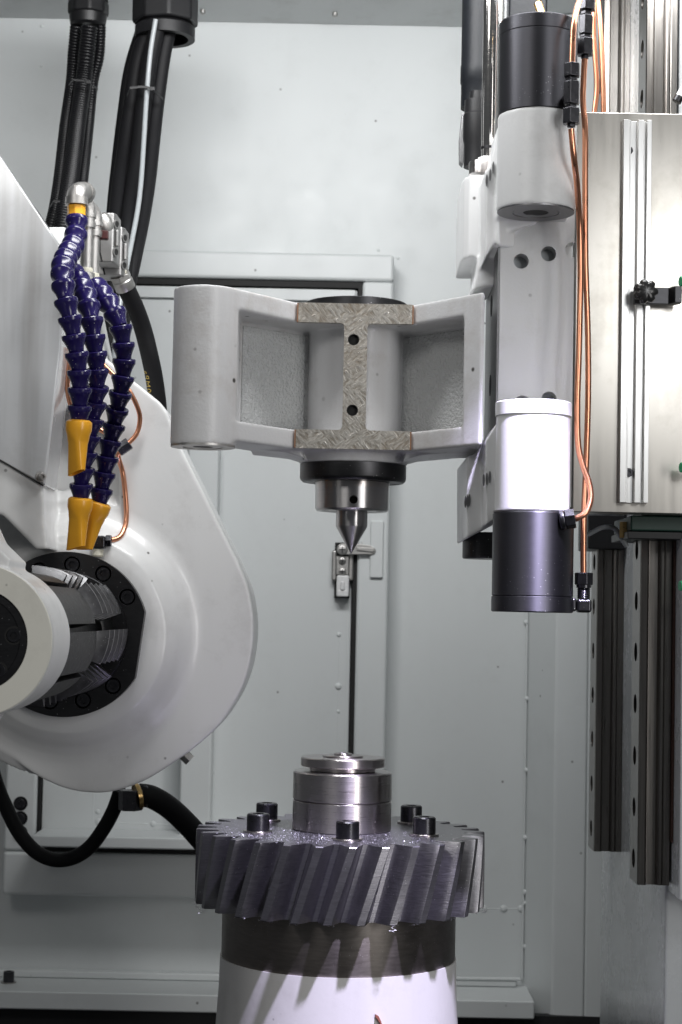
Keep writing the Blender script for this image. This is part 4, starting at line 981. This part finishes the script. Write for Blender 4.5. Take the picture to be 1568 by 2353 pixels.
# segment: wide rim on top (z=0.018), tapering to a narrow waist at z=0
segm = to_mesh('segment', MB().lathe([(.0068, -.0012), (.0073, 0.0), (.0076, .0025), (.0090, .0068), (.0109, .0112), (.0116, .0122), (.0118, .0132), (.0118, .0160), (.0113, .0168), (.0098, .0170), (.0075, .0150)], (0, 0, 0), (0, 0, 1), 28), 28)
segm.materials.append(BLUE)
def nozzle_mesh():
    m = MB(); n = 28; vs = []; fs = []
    st = [(.0105, .0105, .002, 0), (.0130, .0130, .0, 0), (.0133, .0133, -.002, 0), (.0131, .0131, -.0085, 0), (.0115, .0115, -.0135, 0), (.0094, .0090, -.0185, 0), (.0092, .0080, -.0215, 0), (.0098, .0064, -.034, 0), (.0108, .0042, -.0475, 0), (.0102, .0034, -.0477, 0), (.0096, .0030, -.040, 0)]
    for a, b, z, _ in st:
        for k in range(n):
            q = 2 * PI * k / n; c_, s_ = math.cos(q), math.sin(q)
            sq = 1.0 if z > -.018 else 0.55
            x = a * math.copysign(abs(c_) ** sq, c_); y = b * math.copysign(abs(s_) ** sq, s_)
            vs.append((x, y, z - (0.007 * (x / a * .5 + .5) if z < -.039 else 0)))
    for i in range(len(st) - 1):
        for k in range(n): fs.append((i * n + k, i * n + (k + 1) % n, (i + 1) * n + (k + 1) % n, (i + 1) * n + k))
    fs.append(tuple(range(n))); fs.append(tuple(range((len(st) - 1) * n, len(st) * n)))
    return to_mesh('nozzle', m.add(vs, fs), 35)
nozm = nozzle_mesh(); nozm.materials.append(ORANGE)
def hose(label, path, tipdir, spin, ncut=0.0190, first=None):
    pts = even(spline(pxpath(path), 40), 0.0005)
    t = thing('coolant_hose', label, 'coolant hose', pts[-1], 'blue coolant hoses with orange nozzles')
    tot = sum((b - a).length for a, b in zip(pts, pts[1:])); nseg = max(2, round(tot / ncut)); st = [pts[min(len(pts) - 1, round(i * (len(pts) - 1) / nseg))] for i in range(nseg + 1)]
    for i in range(len(st) - 1):
        a, b = st[i], st[i + 1]; d = (a - b)                       # axis points back up the hose
        m = orient(b, d, random.random() * 6) @ Matrix.Scale(1.12, 4); inst('segment', segm, BLUE, t, m)
    d = Vector(tipdir).normalized() if tipdir else (st[-2] - st[-1])
    inst('nozzle', nozm, ORANGE, t, orient(st[-1] + (st[-2] - st[-1]).normalized() * 0.001, d, spin) @ Matrix.Scale(1.08, 4))
    return t
ha = hose('front blue coolant hose, highest nozzle, hanging from the zinc elbow', [(176, 502, -.045), (176, 530, -.05), (172, 556, -.06), (158, 582, -.085), (146, 606, -.11), (144, 640, -.135), (150, 684, -.145), (163, 740, -.145), (175, 800, -.14), (183, 860, -.135), (184, 915, -.13), (182, 972, -.125)], (0.03, -0.05, 1), 2.4)
hb = hose('middle blue coolant hose with its orange nozzle lowest on the left', [(168, 628, -.03), (185, 650, -.05), (198, 680, -.075), (209, 725, -.09), (216, 780, -.09), (222, 840, -.085), (224, 885, -.08), (216, 945, -.07), (206, 1000, -.065), (196, 1050, -.06), (188, 1100, -.055), (186, 1150, -.05)], (0.09, -0.1, 1), 2.6)
hc_ = hose('right blue coolant hose ending in a slanted orange nozzle beside the elbow', [(222, 660, -.02), (240, 682, -.04), (260, 712, -.055), (278, 752, -.06), (285, 810, -.055), (284, 860, -.05), (275, 915, -.045), (263, 975, -.035), (250, 1035, -.03), (240, 1090, -.025), (228, 1160, -.02)], (0.33, -0.12, 1), 2.5)
# zinc elbow on the front hose
el = thing('pipe_elbow', 'frosted zinc elbow with an orange thread on top of the front hose', 'elbow', P(176, 500, -.045))
e0 = P(176, 496, -.045); e1 = P(176, 472, -.045)
obj('orange_thread', MB().cyl(e0, e1, 0.0105, n=8), ORANGE, el, bevel=0.0012)
em = MB(); zt2 = P(175, 447, -.045).z
em.ring((e1.x, e1.y, e1.z + 0.0003), (0, 0, 1), 0.0085, 0.0128, 0.0085, 40)
arc = [Vector((e1.x - .0003, e1.y, e1.z + .006))]
for k in range(9): q = k / 8 * PI / 2; arc.append(Vector((e1.x - .0003 + .006 * (1 - math.cos(q)), e1.y + .020 * (1 - math.cos(q)), e1.z + .008 + 0.0115 * math.sin(q))))
em.tube(arc, 0.0113, 28)
pe = arc[-1]
em.lathe([(0.0122, 0), (0.0126, .006), (0.0122, .0075)], pe + Vector((-.001, -.002, 0)), (0.3, 1, 0), 32)
em.box((e1.x - .0012, e1.y - .0118, e1.z + .008), (e1.x + .0010, e1.y, e1.z + .021))
obj('elbow_body', em, ZINC, el, ang=45)
# bent pipes behind, one thing each
for (xa, ya, yb, Y0, lb_) in ((202, 500, 640, -.005, 'left vertical zinc pipe with threaded elbow behind the front hose'), (217, 520, 652, .02, 'right vertical zinc pipe with threaded elbow beside the valve lever')):
    t = thing('zinc_pipe', lb_, 'pipe', P(xa, yb, Y0), 'zinc coolant pipes')
    tp, bt = P(xa, ya - 30, Y0), P(xa - 4, yb, Y0)
    obj('tube', MB().cyl(bt, P(xa - 1, ya + 20, Y0), 0.0070, n=24), ZINC, t)
    m = MB(); c = P(xa, ya, Y0)
    m.lathe([(0.0095, -.012), (.0098, -.006), (.0085, -.0055), (.0085, -.001), (.0100, 0), (.0100, .005), (.0088, .0055), (.0088, .012)], c, (0.02, 0, 1), 28)
    ar = [c + Vector((0, 0, .010))]
    for k in range(1, 8): q = k / 7 * PI / 2; ar.append(c + Vector((-.013 * (1 - math.cos(q)), -.016 * (1 - math.cos(q)), .010 + .012 * math.sin(q))))
    m.tube(ar, 0.0090, 24); m.lathe([(.0105, 0), (.0105, .005)], ar[-1], (-.7, -.7, 0), 24)
    obj('elbow', m, ZINC, t, ang=45)
    obj('coupling', MB().lathe([(.0105, 0), (.0108, .003), (.0100, .004), (.0100, .010), (.0085, .011)], bt + Vector((0, 0, -.004)), (0, 0, 1), 24), ZINC, t)
    obj('thread_tape', MB().lathe([(.0073, 0), (.0078, .002), (.0074, .005)], bt + Vector((0, 0, .0072)), (0, 0, 1), 20), TAPE, t)
# ball valve with red lever
bv = thing('ball_valve', 'small zinc ball valve with a dark red lever at the manifold', 'valve', P(232, 550, .05))
p = P(236, 512, .05)
obj('valve_body', MB().lathe([(.008, -.010), (.0105, -.008), (.0118, 0), (.0105, .008), (.008, .012)], p, (0.45, 0.2, -.8), 28), ZINC, bv)
a, b = P(218, 551, .03), P(250, 531, .03)
obj('lever', MB().box((a.x, .024, a.z), (b.x, .034, b.z)), DRED, bv, bevel=0.0015)
obj('thread_tape', MB().lathe([(.0085, 0), (.0092, .003), (.0086, .008)], P(224, 497, .05), (0.45, 0.2, -.8), 20), TAPE, bv)
# aluminium manifold blocks
for (x0, y0, x1, y1, Ya, lb_) in ((220, 488, 271, 602, .075, 'front aluminium manifold block with rounded ports on its side'), (222, 520, 290, 632, .115, 'rear aluminium manifold block, lower one with the hose fitting')):
    t = thing('manifold_block', lb_, 'manifold', P((x0 + x1) / 2, y1, Ya + .02), 'aluminium manifold blocks')
    a, b = P(x0, y1, Ya), P(x1 - 9, y0, Ya); xr_ = P(x1 - 3, y0, Ya).x
    obj('block', MB().prism([(a.x, Ya), (b.x, Ya), (xr_, Ya + .008), (xr_ + .001, Ya + .04), (a.x, Ya + .04)], a.z, b.z), ALUB, t, bevel=0.0022)
    gx = a.x + (b.x - a.x) * .24
    obj('joint_line', MB().tube([Vector((gx - .001, Ya - .0003, a.z + (b.z - a.z) * .62)), Vector((gx, Ya - .0003, a.z + (b.z - a.z) * .2)), Vector((gx + .003, Ya - .0003, a.z + .0005))], 0.0010, 8), GASKET, t)
    for fz in (.22, .78):
        c = Vector((xr_ - 0.0025, Ya + .0016, a.z + (b.z - a.z) * fz)); ax = Vector((.42, -.9, 0))
        o_ = obj('port', MB().ring(c + Vector((.0022, .003, 0)), (1, -.55, 0), 0.0040, 0.0056, .0012, 24), ALUB, t)
        obj('port_bore', MB().cyl(c + Vector((.0022, .003, 0)), c + Vector((.0030, .0026, 0)), 0.0039, n=20), GASKET, o_)
    c = Vector((xr_ - 0.0025, Ya + .0016, a.z + (b.z - a.z) * .5))
    obj('groove', MB().box((c.x + .002, Ya - .0004 + .003, c.z - .010), (c.x + .0052, Ya + .008, c.z + .010)), ALUB, t, bevel=.001)

# ------------------------------------------------------------------ rubber hoses
def hose_tube(mb, l, r, n=20): return mb.tube(spline(pxpath(l), 10), r, n)
ph = thing('pressure_hose', 'thick black pressure hose with yellow print below the manifold', 'hose', P(366, 935, .20))
hpts = spline(pxpath([(283, 650, .14), (297, 676, .15), (314, 714, .165), (330, 760, .18), (345, 820, .19), (355, 870, .20), (363, 930, .21), (366, 990, .22), (364, 1060, .23)]), 12)
obj('hose_tube', MB().tube(hpts, 0.0112, 28), RUBBER, ph)
p, q = P(290, 664, .145), P(276, 632, .135)
obj('ferrule', MB().lathe([(.0122, 0), (.0126, .001), (.0126, .0115), (.0116, .013)], p, q - p, 32), ZINC, ph)
d = (q - p).normalized(); obj('nut', MB().hexnut(p + d * .0132, p + d * .0205, .0132), ZINC, ph, bevel=.0008)
obj('thread_tape', MB().lathe([(.009, 0), (.0095, .003), (.008, .008)], p + d * .0207, d, 20), TAPE, ph)
# lettering printed along the hose
def hose_print(text, pts, s0, r, ang0, size, parent):
    cu = bpy.data.curves.new('print', 'FONT'); cu.body = text; cu.size = size; cu.resolution_u = 3; cu.space_character = 1.25
    o = bpy.data.objects.new('print', cu); C.objects.link(o); dg = bpy.context.evaluated_depsgraph_get(); dg.update()
    me = bpy.data.meshes.new_from_object(o.evaluated_get(dg)); bpy.data.objects.remove(o); bpy.data.curves.remove(cu)
    bm = bmesh.new(); bm.from_mesh(me); bmesh.ops.triangulate(bm, faces=bm.faces); bmesh.ops.subdivide_edges(bm, edges=bm.edges, cuts=1); bm.to_mesh(me); bm.free()
    cum = [0]
    for a, b in zip(pts, pts[1:]): cum.append(cum[-1] + (b - a).length)
    for v in me.vertices:
        s = s0 - v.co.x; i = max(k for k in range(len(cum) - 1) if cum[k] <= max(s, 0)); f = (s - cum[i]) / (cum[i + 1] - cum[i])
        c = pts[i].lerp(pts[i + 1], f); t = (pts[i + 1] - pts[i]).normalized()
        side = Vector((1, 0, 0)); side = (side - t * side.dot(t)).normalized(); front = t.cross(side); front = front if front.y < 0 else -front
        q = ang0 + v.co.y / r
        v.co = c + (side * math.sin(q) + front * math.cos(q)) * (r + 0.00025)
    me.shade_smooth(); return obj('print', me, YELLOW, parent)
hose_print('8.0MPa', hpts, 0.160, 0.0112, R(-66), 0.0115, ph)

gl = thing('hose_gland', 'larger black gland nut at the top holding the smooth hoses', 'gland', P(378, 40, .45), 'black cable glands under the ceiling')
gc = P(380, 30, .50); gr = 78 * 2.6 / F
obj('nut', MB().cyl(P(380, 58, .5), P(381, -30, .5), gr, n=8, rot=.2), NYLON, gl, bevel=.004)
zz = P(380, 58, .5)
obj('sleeve', MB().ring(zz + Vector((0, 0, -.0205)), (0, 0, 1), gr * .70, gr * .90, .020, 48, .004), NYLON, gl)
obj('sleeve_mouth', MB().cyl(zz + Vector((0, 0, -.003)), zz + Vector((0, 0, -.0005)), gr * .70, n=32), GASKET, gl)
bund = [('black smooth hose on the left of the tied bundle', [(345, 60, .49), (318, 140, .50), (302, 250, .50), (288, 350, .48), (276, 430, .44), (266, 540, .38), (262, 660, .33), (256, 800, .30), (250, 900, .30)], 20, RUBBER),
        ('black smooth hose in the middle of the tied bundle', [(362, 60, .47), (345, 140, .47), (330, 250, .47), (318, 360, .45), (306, 440, .42), (292, 540, .36), (282, 660, .32), (272, 800, .30), (262, 900, .30)], 19, RUBBER),
        ('black smooth hose on the right of the tied bundle', [(390, 60, .49), (375, 130, .49), (360, 240, .49), (350, 330, .47), (340, 420, .44), (325, 510, .40), (306, 600, .35), (285, 700, .32), (275, 800, .30), (264, 900, .30)], 18.5, RUBBER),
        ('black smooth hose hidden at the back of the tied bundle', [(330, 60, .53), (300, 160, .54), (284, 270, .54), (272, 370, .51), (262, 470, .46), (258, 560, .42), (258, 700, .36), (250, 900, .34)], 16, RUBBER),
        ('thin shiny grey tube running along the black hose bundle', [(358, 45, .445), (346, 120, .445), (338, 210, .443), (331, 320, .423), (325, 410, .398), (317, 480, .368), (302, 560, .333), (290, 620, .308), (276, 700, .288), (266, 780, .278), (258, 860, .275)], 5.6, GREY)]
for lb_, l, rp, mt in bund:
    o = obj('smooth_hose' if rp > 7 else 'grey_hose', hose_tube(MB(), l, rp * 2.56 / F, 24), mt); tag(o, lb_, 'hose', 'hoses hanging from the larger gland')
    if 'left' in lb_:
        o['label'] = lb_
def tie(l, Y, wd, label):
    pts = [P(x, y, Y) for x, y in l]; m = MB()
    n = len(pts); vs = []; fs = []
    for i, p in enumerate(pts):
        d = -.006 if 0 < i < n - 1 else 0.02
        for dz, dy in ((-wd, 0), (wd, 0), (wd, .0015), (-wd, .0015)): vs.append(p + Vector((0, d + dy, dz)))
    for i in range(n - 1):
        for k in range(4): fs.append((i * 4 + k, i * 4 + (k + 1) % 4, (i + 1) * 4 + (k + 1) % 4, (i + 1) * 4 + k))
    fs += [(0, 1, 2, 3), tuple(range((n - 1) * 4, n * 4))]
    m.add(vs, fs); t = thing('cable_tie', label, 'cable tie', pts[0], 'cable ties')
    obj('strap', m, NYLON, t); c = pts[n // 2 + 1] + Vector((0, -.008, 0))
    obj('lock_head', MB().box(c + Vector((-.0035, -.002, -.003)), c + Vector((.0035, .002, .003))), NYLON, t, bevel=.0006)
tie([(288, 212), (300, 205), (325, 202), (340, 203), (352, 208), (372, 218)], .44, .0016, 'black cable tie around the smooth hose bundle')
tie([(154, 186), (170, 186), (190, 188), (205, 192), (221, 196)], .52, .0014, 'black cable tie around the corrugated conduits, upper one')
tie([(110, 468), (125, 464), (145, 466), (165, 468), (190, 470)], .38, .0014, 'black cable tie around the corrugated conduits, lower one')

g2 = thing('conduit_gland', 'smaller black gland nut at the top holding the corrugated conduits', 'gland', P(203, 60, .56), 'black cable glands under the ceiling')
r2 = 49 * 2.68 / F
obj('nut', MB().cyl(P(203, 36, .58), P(204, 4, .58), r2, n=8, rot=.2), NYLON, g2, bevel=.004)
obj('ring_nut', MB().cyl(P(203, 2, .58), P(204, -30, .58), r2 * .95, n=32), NYLON, g2)
zz = P(203, 36, .58)
obj('sleeve', MB().lathe([(r2 * .70, -.017), (r2 * .84, -.014), (r2 * .88, -.006), (r2 * .90, -.0003)], zz, (0, 0, 1), 48), NYLON, g2)
conds = [([(176, 60, .58), (170, 130, .59), (166, 190, .585), (152, 290, .55), (140, 400, .47), (128, 480, .41), (108, 560, .38)], 16, 'leftmost corrugated black conduit of the bundle'),
         ([(206, 60, .555), (199, 130, .56), (192, 190, .56), (178, 290, .52), (164, 400, .44), (150, 480, .38), (138, 560, .35)], 20, 'thickest corrugated black conduit in the middle of the bundle'),
         ([(232, 60, .58), (228, 130, .58), (214, 192, .58), (204, 290, .55), (192, 400, .47), (182, 480, .41), (172, 560, .38)], 13, 'rightmost corrugated black conduit of the bundle'),
         ([(222, 60, .60), (212, 130, .60), (203, 190, .60), (190, 290, .57), (180, 400, .49), (168, 480, .43), (158, 560, .40)], 12, 'thin corrugated black conduit behind the thickest one')]
for l, rp, lb_ in conds:
    r = rp * 2.6 / F; pts = even(spline(pxpath(l), 30), 0.00115)
    prf = (0.86, 0.98, 1.0, 0.98)
    m = MB().tube(pts, (lambda acc, r=r: r * prf[int(round(acc / 0.00115)) % 4]), 16)
    tag(obj('corrugated_conduit', m, CORR, ang=60), lb_, 'conduit', 'corrugated conduits hanging from the smaller gland')

lh = thing('drain_hose', 'thin black hose looping below the hob head at left', 'hose', P(130, 1990, .42))
obj('hose_tube', hose_tube(MB(), [(-25, 1740, .42), (-8, 1800, .42), (12, 1850, .42), (42, 1910, .42), (80, 1955, .42), (122, 1975, .42), (165, 1972, .42), (205, 1948, .42), (238, 1905, .41), (262, 1860, .40), (278, 1815, .39)], 16.5 * 2.52 / F, 24), RUBBER, lh)
th_ = thing('supply_hose', 'thick black hose from the hob head towards the gear', 'hose', P(400, 1900, .40))
obj('hose_tube', hose_tube(MB(), [(318, 1826, .38), (350, 1832, .385), (390, 1856, .40), (430, 1893, .42), (470, 1938, .44), (520, 2000, .46)], 26 * 2.5 / F, 28), RUBBER, th_)
p, q = P(288, 1838, .36), P(322, 1826, .38)
fx = thing('hose_union', 'black and brass hose union under the rim of the hob head', 'fitting', P(300, 1860, .37))
obj('nut', MB().hexnut(P(300, 1862, .365), P(301, 1815, .365), 0.0165), BOLTM, fx, bevel=.0015)
obj('brass_ring', MB().ring(P(312, 1832, .37), (1, .4, .2), .010, .0185, .006, 28, .001), BRASS, fx)
obj('hex_union', MB().hexnut(P(312, 1832, .37) + Vector((.0065, .0025, .001)), P(330, 1829, .385), .0165), BOLTM, fx, bevel=.0015)

# small screws on wall and ledge
for (x, y, Y, ax, lb_) in ((466, 43, .80, (0, 0, -1), 'small screw on the ceiling beside the large hose gland'), (770, 46, .80, (0, 0, -1), 'small screw on the ceiling above the wall centre')):
    p = P(x, y, Y); p.z = zc - .0003; p.y = Y
    t = thing('ceiling_screw', lb_, 'screw', p, 'screws on the ceiling'); inst('head', cap_screw_mesh(.0045, .006), ZINC, t, orient(p, ax))
p = P(20, 2262, .80); p.z = lt + .0003
t = thing('ledge_screw', 'black cap screw standing on the ledge at bottom left', 'screw', p)
obj('washer', MB().cyl(p, p + Vector((0, 0, .0015)), .012, n=24), ZINC, t); inst('head', cap_screw_mesh(.0085, .016), BOLTM, t, orient(p + Vector((0, 0, .0016)), (0, 0, 1)))
